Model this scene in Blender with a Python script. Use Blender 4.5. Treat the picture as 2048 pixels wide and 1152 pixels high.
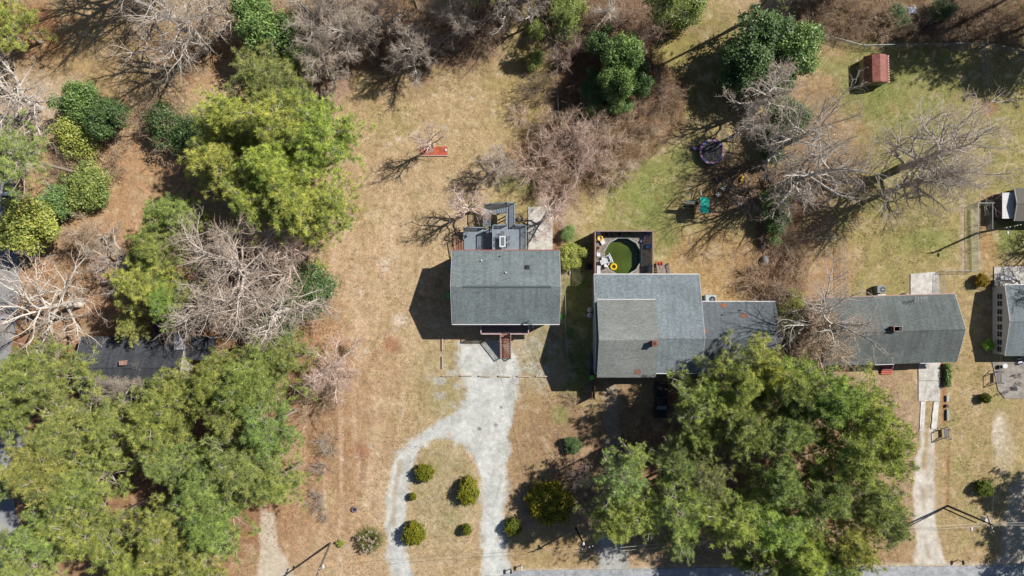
import bpy, math, random
import numpy as np
from mathutils import Vector
for o in list(bpy.data.objects): bpy.data.objects.remove(o)
scn = bpy.context.scene
COL = scn.collection
PXM = 0.075      # metres per photo pixel on the ground
CH = 100.0       # camera height
def P(px, py, h=0.0):
    k = PXM*(CH-h)/CH
    return ((px-1024)*k, (576-py)*k, h)
def L(px, r=0):
    return px*PXM
# ---------------- camera, sky, sun, exposure ----------------
cam = bpy.data.cameras.new('camera'); camo = bpy.data.objects.new('camera', cam); COL.objects.link(camo)
camo.location = (0, 0, CH); camo.rotation_euler = (0, 0, 0)
cam.sensor_width = 36; cam.lens = 36*CH/(2048*PXM); cam.clip_end = 5000; cam.clip_start = 1
scn.camera = camo
ELEV = math.radians(45.5); AX, AY = 0.892, 0.452
w = bpy.data.worlds.new('World'); scn.world = w; w.use_nodes = True
nt = w.node_tree; bg = nt.nodes['Background']
sky = nt.nodes.new('ShaderNodeTexSky'); sky.sky_type = 'NISHITA'; sky.sun_disc = False
sky.ozone_density = 4.5; sky.sun_elevation = ELEV; sky.sun_rotation = math.atan2(AX, AY)
nt.links.new(sky.outputs[0], bg.inputs[0]); bg.inputs[1].default_value = 0.052
sl = bpy.data.lights.new('sun', 'SUN'); sl.energy = 4.95; sl.angle = math.radians(0.55); sl.color = (1, 0.955, 0.89)
so = bpy.data.objects.new('sun', sl); COL.objects.link(so)
d = Vector((AX*math.cos(ELEV), AY*math.cos(ELEV), math.sin(ELEV)))
so.rotation_euler = d.to_track_quat('Z', 'Y').to_euler(); so.location = (60, 30, 80)
scn.view_settings.view_transform = 'Standard'; scn.view_settings.look = 'None'
scn.view_settings.gamma = 1; scn.view_settings.exposure = 0.5
scn.render.engine = 'CYCLES'
# ---------------- colour helpers ----------------
def lin(c):
    c = np.asarray(c, float)/255.0
    return np.where(c <= .04045, c/12.92, ((c+.055)/1.055)**2.4)
KAL = 0.60   # ratio base colour / sunlit value at this exposure
def sc(r, g, b, k=KAL):
    v = lin((r, g, b))*k
    return (float(v[0]), float(v[1]), float(v[2]), 1)
MATS = {}
def mat(name, col, rough=.8, metal=0, n1=0, s1=4, n2=0, s2=.5, bump=0, tr=0, spec=.3, objcol=False, tone=None):
    """plain procedural material: base colour broken up by two noises; tone = second colour picked by the mesh's tone attribute"""
    if name in MATS: return MATS[name]
    m = bpy.data.materials.new(name); m.use_nodes = True; t = m.node_tree; N = t.nodes; K = t.links
    b = N['Principled BSDF']; b.inputs['Roughness'].default_value = rough; b.inputs['Metallic'].default_value = metal
    b.inputs['Specular IOR Level'].default_value = spec
    rgb = N.new('ShaderNodeRGB'); rgb.outputs[0].default_value = tuple(col)[:3]+(1,); out = rgb.outputs[0]
    if tone is not None:
        a = N.new('ShaderNodeAttribute'); a.attribute_name = 'tone'
        mx = N.new('ShaderNodeMix'); mx.data_type = 'RGBA'; K.new(a.outputs['Fac'], mx.inputs['Factor'])
        K.new(out, mx.inputs['A']); mx.inputs['B'].default_value = tuple(tone)[:3]+(1,); out = mx.outputs['Result']
    tc = N.new('ShaderNodeTexCoord')
    for (n, s, dt) in ((n1, s1, 3), (n2, s2, 2)):
        if not n: continue
        nz = N.new('ShaderNodeTexNoise'); nz.inputs['Scale'].default_value = s; nz.inputs['Detail'].default_value = dt
        K.new(tc.outputs['Object'], nz.inputs['Vector'])
        mr = N.new('ShaderNodeMapRange'); mr.inputs['From Min'].default_value = .3; mr.inputs['From Max'].default_value = .7
        mr.inputs['To Min'].default_value = 1-n; mr.inputs['To Max'].default_value = 1+n; K.new(nz.outputs['Fac'], mr.inputs['Value'])
        vm = N.new('ShaderNodeVectorMath'); vm.operation = 'SCALE'; K.new(out, vm.inputs[0]); K.new(mr.outputs[0], vm.inputs['Scale']); out = vm.outputs[0]
        if bump and s == s1:
            bp = N.new('ShaderNodeBump'); bp.inputs['Strength'].default_value = bump; bp.inputs['Distance'].default_value = .05
            K.new(nz.outputs['Fac'], bp.inputs['Height']); K.new(bp.outputs[0], b.inputs['Normal'])
    if objcol:
        oi = N.new('ShaderNodeObjectInfo'); vm = N.new('ShaderNodeVectorMath'); vm.operation = 'MULTIPLY'
        K.new(out, vm.inputs[0]); K.new(oi.outputs['Color'], vm.inputs[1]); out = vm.outputs[0]
    K.new(out, b.inputs['Base Color'])
    if tr:
        tl = N.new('ShaderNodeBsdfTranslucent'); K.new(out, tl.inputs[0]); ms = N.new('ShaderNodeMixShader'); ms.inputs[0].default_value = tr
        K.new(b.outputs[0], ms.inputs[1]); K.new(tl.outputs[0], ms.inputs[2]); K.new(ms.outputs[0], N['Material Output'].inputs[0])
    MATS[name] = m; return m
def shingle(name, c1, c2, sx=3.2, sy=7.0, streak=.12, vert=False):
    m = bpy.data.materials.new(name); m.use_nodes = True; t = m.node_tree; N = t.nodes; K = t.links; b = N['Principled BSDF']
    b.inputs['Roughness'].default_value = .9; b.inputs['Specular IOR Level'].default_value = .25
    tc = N.new('ShaderNodeTexCoord')
    br = N.new('ShaderNodeTexBrick'); br.inputs['Scale'].default_value = 1; br.inputs['Brick Width'].default_value = 1/sx; br.inputs['Row Height'].default_value = 1/sy
    br.inputs['Mortar Size'].default_value = .012; br.inputs['Color1'].default_value = c1; br.inputs['Color2'].default_value = c2
    br.inputs['Mortar'].default_value = tuple(x*.55 for x in c1[:3])+(1,); br.inputs['Bias'].default_value = 0
    K.new(tc.outputs['Object'], br.inputs['Vector']); out = br.outputs['Color']
    for (s, n, st) in ((14, .22, (1, 1, 1)), (.35, streak, (1, 1, 1)), (1.0, streak, (2.2, .15, .15) if not vert else (.15, 2.2, 1)), (3.2, .1, (1, 1, 1))):
        mp = N.new('ShaderNodeMapping'); mp.inputs['Scale'].default_value = st; K.new(tc.outputs['Object'], mp.inputs[0])
        nz = N.new('ShaderNodeTexNoise'); nz.inputs['Scale'].default_value = s; nz.inputs['Detail'].default_value = 4; K.new(mp.outputs[0], nz.inputs['Vector'])
        mr = N.new('ShaderNodeMapRange'); mr.inputs['From Min'].default_value = .3; mr.inputs['From Max'].default_value = .7
        mr.inputs['To Min'].default_value = 1-n; mr.inputs['To Max'].default_value = 1+n; K.new(nz.outputs['Fac'], mr.inputs['Value'])
        vm = N.new('ShaderNodeVectorMath'); vm.operation = 'SCALE'; K.new(out, vm.inputs[0]); K.new(mr.outputs[0], vm.inputs['Scale']); out = vm.outputs[0]
    K.new(out, b.inputs['Base Color'])
    return m
# ---------------- object helpers ----------------
def tag(o, label=None, cat=None, group=None, kind=None):
    if label: o['label'] = label
    if cat: o['category'] = cat
    if group: o['group'] = group
    if kind: o['kind'] = kind
    return o
def thing(name, label, cat, loc=(0, 0, 0), rz=0, group=None):
    o = bpy.data.objects.new(name, None); COL.objects.link(o); o.location = (loc[0], loc[1], loc[2] if len(loc) > 2 else 0)
    o.rotation_euler = (0, 0, rz); o.empty_display_size = .5
    return tag(o, label, cat, group)
def link(name, me, parent=None):
    o = bpy.data.objects.new(name, me); COL.objects.link(o)
    if parent is not None: o.parent = parent
    return o
def nmesh(name, v, polys_n, idx, mats, tone=None, midx=None):
    """fast mesh: v (N,3), idx flat, polys_n = corners per face (int)"""
    me = bpy.data.meshes.new(name); v = np.asarray(v, np.float32); idx = np.asarray(idx, np.int32).ravel(); nf = len(idx)//polys_n
    me.vertices.add(len(v)); me.vertices.foreach_set('co', v.ravel()); me.loops.add(len(idx)); me.loops.foreach_set('vertex_index', idx)
    me.polygons.add(nf); me.polygons.foreach_set('loop_start', np.arange(0, nf*polys_n, polys_n, dtype=np.int32))
    if midx is not None: me.polygons.foreach_set('material_index', np.asarray(midx, np.int32))
    if tone is not None:
        a = me.attributes.new('tone', 'FLOAT', 'POINT'); a.data.foreach_set('value', np.asarray(tone, np.float32))
    for m in mats: me.materials.append(m)
    me.update(calc_edges=True); return me
class MB:
    def __init__(s, org=(0, 0, 0)): s.v = []; s.f = []; s.org = org
    def add(s, vs, fs):
        n = len(s.v); s.v += [tuple(map(float, p)) for p in vs]; s.f += [tuple(n+i for i in f) for f in fs]; return s
    def box(s, x0, y0, z0, x1, y1, z1):
        x0, x1 = sorted((x0, x1)); y0, y1 = sorted((y0, y1)); z0, z1 = sorted((z0, z1))
        return s.add([(x0, y0, z0), (x1, y0, z0), (x1, y1, z0), (x0, y1, z0), (x0, y0, z1), (x1, y0, z1), (x1, y1, z1), (x0, y1, z1)],
                     [(3, 2, 1, 0), (4, 5, 6, 7), (0, 1, 5, 4), (1, 2, 6, 5), (2, 3, 7, 6), (3, 0, 4, 7)])
    def obox(s, cx, cy, z0, lx, ly, h, a=0):
        c, sn = math.cos(a), math.sin(a); q = []
        for z in (z0, z0+h):
            for (u, v) in ((-1, -1), (1, -1), (1, 1), (-1, 1)):
                x, y = u*lx/2, v*ly/2; q.append((cx+x*c-y*sn, cy+x*sn+y*c, z))
        return s.add(q, [(3, 2, 1, 0), (4, 5, 6, 7), (0, 1, 5, 4), (1, 2, 6, 5), (2, 3, 7, 6), (3, 0, 4, 7)])
    def bar(s, a, b, w=.05, h=None):
        """square bar between two points"""
        a = Vector(a); b = Vector(b); d = b-a
        if d.length < 1e-6: return s
        h = h or w; z = Vector((0, 0, 1)) if abs(d.normalized().z) < .95 else Vector((1, 0, 0))
        u = d.cross(z).normalized()*w/2; v = u.cross(d).normalized()*h/2
        q = [a-u-v, a+u-v, a+u+v, a-u+v, b-u-v, b+u-v, b+u+v, b-u+v]
        return s.add(q, [(0, 1, 2, 3), (7, 6, 5, 4), (0, 4, 5, 1), (1, 5, 6, 2), (2, 6, 7, 3), (3, 7, 4, 0)])
    def tube(s, pts, r, n=8, caps=True):
        pts = [Vector(p) for p in pts]; m = len(pts); rr = r if hasattr(r, '__len__') else [r]*m; vs = []; fs = []
        up = Vector((0, 0, 1))
        for i, p in enumerate(pts):
            t = (pts[min(i+1, m-1)]-pts[max(i-1, 0)]).normalized(); a = up if abs(t.z) < .95 else Vector((1, 0, 0))
            u = t.cross(a).normalized(); v = t.cross(u).normalized()
            for k in range(n):
                an = 2*math.pi*k/n; vs.append(p+(u*math.cos(an)+v*math.sin(an))*rr[i])
        for i in range(m-1):
            for k in range(n): fs.append((i*n+k, i*n+(k+1) % n, (i+1)*n+(k+1) % n, (i+1)*n+k))
        if caps: fs += [tuple(range(n))[::-1], tuple(range((m-1)*n, m*n))]
        return s.add(vs, fs)
    def cyl(s, x, y, z0, z1, r, n=20, r2=None):
        return s.tube([(x, y, z0), (x, y, z1)], [r, r if r2 is None else r2], n)
    def torus(s, c, R, r, n=28, m=10, sx=1, tilt=None, arc=1.0, a0=0):
        vs = []; fs = []; nn = n if arc == 1.0 else n+1
        for i in range(nn):
            A = a0+2*math.pi*arc*i/n
            for k in range(m):
                B = 2*math.pi*k/m; p = Vector(((R+r*math.cos(B))*math.cos(A)*sx, (R+r*math.cos(B))*math.sin(A), r*math.sin(B)))
                if tilt: p.rotate(tilt)
                vs.append(Vector(c)+p)
        for i in range(n):
            for k in range(m):
                j = (i+1) % nn if arc == 1.0 else i+1
                fs.append((i*m+k, j*m+k, j*m+(k+1) % m, i*m+(k+1) % m))
        return s.add(vs, fs)
    def ball(s, c, rx, ry, rz, n=14, m=9, z0=-1.0):
        vs = []; fs = []
        for j in range(m+1):
            ph = math.asin(max(-1, min(1, z0)))+(math.pi/2-math.asin(max(-1, min(1, z0))))*j/m
            for i in range(n):
                a = 2*math.pi*i/n; vs.append((c[0]+rx*math.cos(ph)*math.cos(a), c[1]+ry*math.cos(ph)*math.sin(a), c[2]+rz*math.sin(ph)))
        for j in range(m):
            for i in range(n): fs.append((j*n+i, j*n+(i+1) % n, (j+1)*n+(i+1) % n, (j+1)*n+i))
        return s.add(vs, fs)
    def prism(s, pts, z0, z1):
        n = len(pts); v = [(p[0], p[1], z0) for p in pts]+[(p[0], p[1], z1) for p in pts]
        area = sum(pts[i][0]*pts[(i+1) % n][1]-pts[(i+1) % n][0]*pts[i][1] for i in range(n))
        f = [tuple(range(n))[::-1], tuple(range(n, 2*n))]+[(i, (i+1) % n, n+(i+1) % n, n+i) for i in range(n)]
        if area < 0: f = [q[::-1] for q in f]
        return s.add(v, f)
    def profx(s, prof, x0, x1):
        """profile of (y,z) points extruded along x"""
        n = len(prof); v = [(x0, p[0], p[1]) for p in prof]+[(x1, p[0], p[1]) for p in prof]
        return s.add(v, [tuple(range(n)), tuple(range(n, 2*n))[::-1]]+[(i, n+i, n+(i+1) % n, (i+1) % n) for i in range(n)])
    def profy(s, prof, y0, y1):
        n = len(prof); v = [(p[0], y0, p[1]) for p in prof]+[(p[0], y1, p[1]) for p in prof]
        return s.add(v, [tuple(range(n))[::-1], tuple(range(n, 2*n))]+[(i, (i+1) % n, n+(i+1) % n, n+i) for i in range(n)])
    def build(s, name, m, parent=None, smooth=False, label=None, cat=None, group=None, kind=None, bevel=0):
        me = bpy.data.meshes.new(name)
        org = s.org
        if parent is None and tuple(org) == (0, 0, 0) and s.v and kind is None:
            a = np.array(s.v); org = ((a[:, 0].min()+a[:, 0].max())/2, (a[:, 1].min()+a[:, 1].max())/2, a[:, 2].min())
        me.from_pydata([(p[0]-org[0], p[1]-org[1], p[2]-org[2]) for p in s.v], [], s.f)
        me.materials.append(m); me.update()
        if smooth: me.polygons.foreach_set('use_smooth', [True]*len(me.polygons))
        o = link(name, me, parent)
        if parent is None: o.location = org
        if bevel:
            b = o.modifiers.new('bevel', 'BEVEL'); b.width = bevel; b.segments = 2; b.limit_method = 'ANGLE'
        return tag(o, label, cat, group, kind)
def copy_tree(o, parent=None):
    c = o.copy(); COL.objects.link(c)
    if parent is not None: c.parent = parent
    for ch in o.children: copy_tree(ch, c)
    return c
# numpy noise
_r = np.random.RandomState(7); _G = _r.rand(8, 256, 256)
def vn(x, y, s, k=0):
    g = _G[k % 8]; x = x/s+17.3*k; y = y/s+5.1*k
    xi = np.floor(x).astype(int); yi = np.floor(y).astype(int); fx = x-xi; fy = y-yi
    fx = fx*fx*(3-2*fx); fy = fy*fy*(3-2*fy)
    a = g[yi % 256, xi % 256]; b = g[yi % 256, (xi+1) % 256]; c = g[(yi+1) % 256, xi % 256]; d = g[(yi+1) % 256, (xi+1) % 256]
    return (a*(1-fx)+b*fx)*(1-fy)+(c*(1-fx)+d*fx)*fy
def fbm(x, y, s, k=0, o=4):
    t = 0; a = .5; n = 0
    for i in range(o): t = t+a*vn(x, y, s/2**i, k+i); n += a; a *= .55
    return t/n
# ================= GROUND =================
def sstep(a, b, x):
    t = np.clip((x-a)/(b-a), 0, 1); return t*t*(3-2*t)
PX0, PX1, PY0, PY1, STEP = -130, 2178, -110, 1262, 3.0
gx = np.arange(PX0, PX1+.1, STEP); gy = np.arange(PY0, PY1+.1, STEP)
outer = np.array([-9000, -5000, -2500, -1200, -500])
gx = np.concatenate([outer, gx, 2048-outer]); gy = np.concatenate([outer, gy, 1152-outer])
GX, GY = np.meshgrid(gx, gy)
NZ = fbm(GX, GY, 30, 0, 5)-.5; NZ2 = fbm(GX, GY, 90, 3, 5)-.5; NF = fbm(GX, GY, 9, 5, 3)-.5
def ell(cx, cy, rx, ry, soft=.25, amp=1.0):
    d = np.hypot((GX-cx)/rx, (GY-cy)/ry)+NZ*amp*.9
    return 1-sstep(1-soft, 1+soft, d)
def seg_d(a, b):
    ax, ay = a; bx, by = b; dx, dy = bx-ax, by-ay; t = np.clip(((GX-ax)*dx+(GY-ay)*dy)/(dx*dx+dy*dy+1e-9), 0, 1)
    return np.hypot(GX-ax-t*dx, GY-ay-t*dy)
def pline(pts, wd, soft=6, amp=14):
    d = np.minimum.reduce([seg_d(pts[i], pts[i+1]) for i in range(len(pts)-1)])
    return 1-sstep(wd-soft, wd+soft, d+NZ*amp+NF*amp*.5)
def inpoly(pts):
    ins = np.zeros(GX.shape, bool); n = len(pts)
    for i in range(n):
        (x0, y0), (x1, y1) = pts[i], pts[(i+1) % n]
        if y0 == y1: continue
        c = ((y0 > GY) != (y1 > GY)) & (GX < (x1-x0)*(GY-y0)/(y1-y0)+x0); ins ^= c
    return ins
def pol(pts, soft=8, amp=14):
    d = np.minimum.reduce([seg_d(pts[i], pts[(i+1) % len(pts)]) for i in range(len(pts))])
    d = np.where(inpoly(pts), -d, d); return 1-sstep(-soft, soft, d+NZ*amp+NF*amp*.7)
C = np.zeros(GX.shape+(3,)); C[:] = lin((198, 170, 130))
def paint(m, col, k=1.0):
    global C
    m = (m*k)[..., None]; C = C*(1-m)+lin(col)*m
# broad zones of grass, straw and soil
paint(ell(820, 420, 330, 620, .5, .6), (204, 176, 136))
paint(ell(660, 700, 120, 800, .5, .5), (206, 172, 134), .85)
paint(ell(900, 170, 260, 190, .5, 1), (196, 168, 122), .7)
paint(sstep(.05, .3, NZ2)*ell(900, 200, 300, 260, .5, 1), (168, 158, 92), .6)
paint(ell(1290, 420, 280, 160, .4, 1), (160, 152, 92)); paint(ell(1230, 380, 120, 60, .5, 1), (154, 158, 86), .7)
paint(ell(1390, 130, 120, 120, .5, 1), (172, 158, 88))
paint(sstep(.0, .22, NZ2)*ell(1290, 420, 290, 170, .4, 1), (186, 164, 108), .8)
paint(ell(1440, 535, 110, 85, .35, .9), (186, 152, 102)); paint(ell(1490, 380, 110, 60, .4, 1), (156, 124, 90), .9)
paint(ell(1800, 460, 230, 200, .4, 1), (172, 156, 98)); paint(sstep(.0, .2, NZ)*ell(1790, 480, 200, 140, .5, 1), (146, 148, 84), .6)
paint(ell(1790, 180, 200, 160, .4, 1), (148, 148, 84)); paint(ell(2020, 270, 120, 180, .5, 1), (164, 154, 92))
paint(ell(1650, 250, 90, 170, .4, 1), (176, 142, 104), .9); paint(ell(1600, 420, 60, 220, .4, 1), (160, 128, 96), .8)
paint(ell(1650, 540, 55, 80, .4, 1), (186, 150, 110)); paint(ell(1860, 30, 330, 60, .3, 1), (132, 108, 82))
paint(ell(1980, 850, 150, 330, .4, .8), (184, 160, 112)); paint(sstep(.02, .2, NZ)*ell(1960, 850, 120, 330, .5, 1), (152, 150, 84), .55)
paint(ell(2010, 470, 60, 40, .4, 1), (140, 146, 76)); paint(ell(1975, 470, 20, 90, .5, 1), (186, 150, 100))
paint(ell(1770, 940, 90, 230, .4, .8), (184, 156, 124)); paint(ell(1790, 1070, 90, 60, .4, 1), (170, 142, 98), .8)
paint(ell(1060, 850, 60, 120, .5, 1), (184, 154, 110)); paint(ell(1180, 920, 150, 160, .5, .8), (164, 132, 100), .9)
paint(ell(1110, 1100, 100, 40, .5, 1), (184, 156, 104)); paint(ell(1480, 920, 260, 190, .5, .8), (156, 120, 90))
paint(ell(1500, 1110, 500, 22, .5, 1), (184, 152, 112), .8)
paint(ell(1155, 640, 32, 150, .2, .3), (128, 136, 78)); paint(ell(1090, 700, 40, 60, .4, 1), (160, 148, 108)); paint(ell(1070, 720, 50, 60, .5, 1), (176, 170, 140), .6)
paint(ell(1115, 460, 12, 100, .4, .8), (170, 120, 88)); paint(ell(1140, 420, 24, 50, .5, 1), (188, 160, 128), .8)
paint(ell(880, 790, 60, 50, .5, 1.2), (160, 150, 90), .5); paint(ell(900, 720, 60, 40, .5, 1.2), (180, 160, 110), .6)
# pine straw to the left and beneath the pines
paint(pol([(-130, 170), (200, 250), (420, 350), (440, 520), (600, 500), (680, 640), (640, 760), (640, 1000), (560, 1050), (420, 1262), (-130, 1262)], 30, 60), (188, 148, 108), .9)
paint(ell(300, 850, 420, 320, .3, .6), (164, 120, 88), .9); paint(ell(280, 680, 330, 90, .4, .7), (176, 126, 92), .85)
paint(ell(120, 560, 130, 110, .4, .8), (194, 152, 114)); paint(ell(250, 400, 150, 120, .4, .8), (196, 154, 114), .9)
paint(ell(450, 660, 150, 50, .4, .8), (184, 130, 94), .9); paint(ell(640, 690, 60, 50, .4, 1), (196, 150, 112), .7)
paint(ell(600, 940, 60, 150, .4, 1), (190, 148, 108), .7); paint(ell(590, 440, 70, 90, .4, 1), (190, 138, 110), .5)
paint(ell(180, 120, 180, 120, .5, .8), (190, 158, 108), .9); paint(ell(60, 60, 80, 60, .5, 1), (188, 130, 90), .8)
paint(ell(60, 210, 120, 60, .5, 1), (206, 182, 156), .8); paint(ell(400, 90, 90, 70, .5, 1), (178, 128, 86), .8)
paint(ell(590, 130, 110, 110, .5, 1), (142, 116, 92), .8); paint(ell(820, 60, 200, 110, .4, 1), (128, 98, 80), .85)
paint(ell(640, 180, 50, 40, .5, 1), (196, 160, 140), .7)
# leaf litter of the thickets
paint(pol([(1040, -60), (1420, -60), (1400, 40), (1290, 100), (1380, 160), (1370, 240), (1290, 330), (1120, 420), (960, 350), (1050, 240)], 18, 50), (134, 100, 76), .85)
paint(ell(1060, 120, 45, 120, .5, 1), (160, 148, 90), .7); paint(ell(1020, 200, 60, 80, .6, 1), (176, 152, 96), .6)
paint(pol([(1510, 330), (1600, 340), (1600, 520), (1600, 640), (1500, 610), (1520, 500)], 18, 50), (134, 100, 76), .85)
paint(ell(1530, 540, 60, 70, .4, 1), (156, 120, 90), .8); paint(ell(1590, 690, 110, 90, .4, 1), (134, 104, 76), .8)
paint(ell(1420, 150, 60, 110, .6, 1), (120, 108, 70), .6)
paint(ell(885, 985, 62, 100, .4, .8), (178, 164, 122), .8); paint(sstep(.0, .2, NZ)*ell(885, 985, 66, 110, .4, .8), (158, 152, 104), .6); paint(ell(900, 760, 60, 70, .5, 1.2), (172, 160, 114), .5)
paint(pline([(1040, 1141), (1400, 1135), (1830, 1131), (2178, 1128)], 3, 3, 5), (206, 196, 178), .7)
# mowing lines, ruts and worn spots
strk = fbm(GX*4, GY*.35, 60, 2, 4)-.5
paint(sstep(.02, .25, strk)*ell(690, 650, 110, 620, .4, .4), (224, 194, 160), .6); paint(sstep(.05, .3, -strk)*ell(760, 650, 160, 620, .4, .4), (182, 150, 106), .5)
paint(pline([(640, 230), (655, 600), (700, 900), (735, 1250)], 5, 6, 16), (190, 146, 100), .4)
paint(pline([(770, 680), (800, 780), (775, 860)], 2.5, 4, 8), (172, 132, 92), .5)
paint(sstep(.08, .26, NZ), (176, 160, 108), .4); paint(sstep(.10, .28, -NZ), (216, 190, 152), .4); paint(sstep(.10, .22, fbm(GX, GY, 16, 1, 4)-.5), (168, 140, 98), .45); paint(sstep(.12, .25, .5-fbm(GX, GY, 18, 4, 4)), (218, 196, 160), .4)
for (x, y, r) in ((870, 190, 5), (943, 196, 5), (778, 288, 5), (798, 278, 6), (832, 266, 7), (955, 340, 5), (890, 255, 6), (768, 525, 10), (770, 538, 6), (722, 585, 6), (788, 660, 5), (733, 703, 7), (683, 918, 4), (740, 893, 5), (714, 912, 6), (680, 1120, 4), (800, 640, 16), (1265, 330, 12), (1240, 345, 10), (1720, 185, 6), (1850, 480, 4), (885, 300, 4)):
    paint(ell(x, y, r, r*.8, .5, .6), (224, 208, 184), .75)
for (x, y, r) in ((725, 905, 14), (1085, 730, 10), (785, 690, 16), (1980, 215, 16), (1315, 395, 8)): paint(ell(x, y, r, r, .5, .8), (176, 122, 92), .7)
for (x, y, rx, ry) in ((1135, 780, 26, 14), (1120, 830, 20, 20), (1370, 320, 30, 26), (1310, 340, 30, 22), (1335, 480, 20, 14), (1310, 440, 40, 22), (1700, 175, 24, 50), (1740, 180, 40, 24), (1660, 130, 24, 16), (1850, 480, 60, 24), (1740, 220, 20, 26), (1300, 395, 50, 30), (1035, 370, 40, 16), (1090, 715, 8, 26)):
    paint(ell(x, y, rx, ry, .6, 1.3), (132, 146, 70), .55)
paint(ell(1997, 870, 12, 38, .4, .9), (222, 210, 190), .9); paint(ell(2010, 900, 20, 60, .5, 1), (206, 190, 160), .6)
paint(pline([(1990, 740), (1950, 800), (1930, 840)], 6, 6, 8), (206, 176, 134), .6)
paint(pline([(1894, 890), (1894, 1010)], 2.5, 3, 3), (196, 150, 116), .9); paint(pline([(1898, 890), (1897, 1010)], 3, 3, 3), (148, 118, 70), .6)
paint(pline([(1885, 720), (1890, 840)], 5, 5, 6), (172, 118, 84), .9)
paint(pline([(1925, 410), (1928, 540)], 6, 3, 6), (190, 168, 140), .8); paint(pline([(1938, 420), (1943, 540)], 3, 3, 5), (90, 110, 50), .7); paint(pline([(1948, 410), (1950, 540)], 7, 4, 6), (182, 170, 136), .7)
paint(pline([(1830, 990), (1835, 1060), (1850, 1120)], 3, 3, 5), (200, 160, 120), .3)
# loose-surface drives, cut out of the same sheet
G_ = pol([(916, 686), (1005, 682), (1018, 690), (1038, 735), (1034, 790), (1020, 840), (1016, 900), (1010, 960), (1006, 1030), (1012, 1100), (1028, 1160), (966, 1160), (962, 1080), (962, 1010), (960, 950), (950, 915), (925, 890), (895, 872), (862, 884), (838, 902), (824, 935), (814, 985), (808, 1040), (812, 1100), (826, 1160), (780, 1160), (774, 1085), (772, 1010), (780, 950), (800, 900), (845, 862), (895, 835), (925, 810), (934, 780), (922, 740)], 8, 20)
G_ = np.maximum(G_*1.0, 0)
rut = pline([(800, 925), (789, 985), (786, 1045)], 5, 4, 6)
sb = fbm(GX, GY, 14, 6, 4)
paint(ell(905, 760, 34, 60, .5, 1.4)*sstep(.5, .62, sb), (196, 196, 190), .7); paint(ell(1075, 700, 44, 90, .5, 1.4)*sstep(.48, .62, sb), (196, 192, 182), .6)
paint(np.clip(G_, 0, 1), (211, 213, 208)); paint(G_*sstep(.0, .22, NZ), (224, 225, 219), .8); paint(G_*sstep(.04, .16, -NZ), (184, 183, 172), .45); paint(G_*sstep(.1, .25, NF), (192, 187, 170), .35)
gst = fbm((GX+GY*.3)*2.2, GY*.35, 30, 1, 3)
paint(G_*sstep(.55, .7, gst), (226, 228, 222), .7); paint(rut*G_, (188, 168, 136), .7)
for (x, y, r) in ((959, 858, 4), (992, 850, 4), (1002, 815, 3)): paint(ell(x, y, r, r*.8, .4, .3), (110, 108, 104), .8)
D_ = pol([(1843, 858), (1869, 858), (1868, 960), (1872, 1040), (1880, 1090), (1896, 1130), (1828, 1130), (1833, 1090), (1829, 1040), (1827, 980), (1832, 920), (1842, 890)], 4, 8)
paint(D_, (222, 213, 198)); paint(D_*sstep(.04, .2, NZ), (232, 224, 212), .7); paint(D_*sstep(.05, .2, -NZ), (190, 172, 150), .6)
paint(pline([(1845, 975), (1849, 1020)], 4, 4, 5)+pline([(1852, 1090), (1858, 1115)], 4, 4, 5), (180, 160, 136), .6); paint(pline([(1855, 862), (1851, 900), (1848, 935)], 4, 4, 5), (186, 160, 118), .85)
W_ = pol([(522, 1020), (548, 1030), (556, 1090), (600, 1170), (512, 1170), (520, 1100)], 5, 14)
paint(W_, (214, 198, 174)); paint(W_*sstep(.0, .2, NZ), (226, 214, 196), .8)
S_ = pol([(1205, 1040), (1228, 1044), (1250, 1100), (1262, 1150), (1195, 1150), (1196, 1090)], 6, 14)
S2 = pol([(1205, 770), (1232, 775), (1240, 900), (1235, 1040), (1205, 1040), (1210, 900)], 8, 16)
paint(S2, (180, 168, 148), .8); paint(S_, (188, 188, 182)); R_ = pol([(2020, 960), (2060, 930), (2178, 900), (2178, 1140), (2000, 1140), (2008, 1040)], 10, 26)
paint(R_, (200, 190, 172), .9); paint(R_*sstep(.03, .2, NZ), (176, 164, 144), .5)
C = C*.9+(C*np.array([.3, .59, .11])).sum(-1, keepdims=True)*np.array([1.05, 1.0, .86])*.1
Cf = np.clip(C, 0, 1)*KAL
Cf *= (1+(fbm(GX, GY, 6, 4, 2)-.5)*.35)[..., None]
XY = np.stack([(GX-1024)*PXM, (576-GY)*PXM], -1)
ZZ = (fbm(GX, GY, 60, 2, 3)-.5)*.10
far = (GX < -200)|(GX > 2250)|(GY < -200)|(GY > 1350); ZZ[far] = 0
V = np.concatenate([XY, (ZZ-.08)[..., None]], -1).reshape(-1, 3)
ny, nx = GX.shape
ii = (np.arange(ny-1)[:, None]*nx+np.arange(nx-1)[None, :])
Q = np.stack([ii, ii+nx, ii+nx+1, ii+1], -1).reshape(-1, 4)
def fmask(M): return ((M[:-1, :-1]+M[1:, 1:]+M[1:, :-1]+M[:-1, 1:])/4).ravel() > .5
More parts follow.
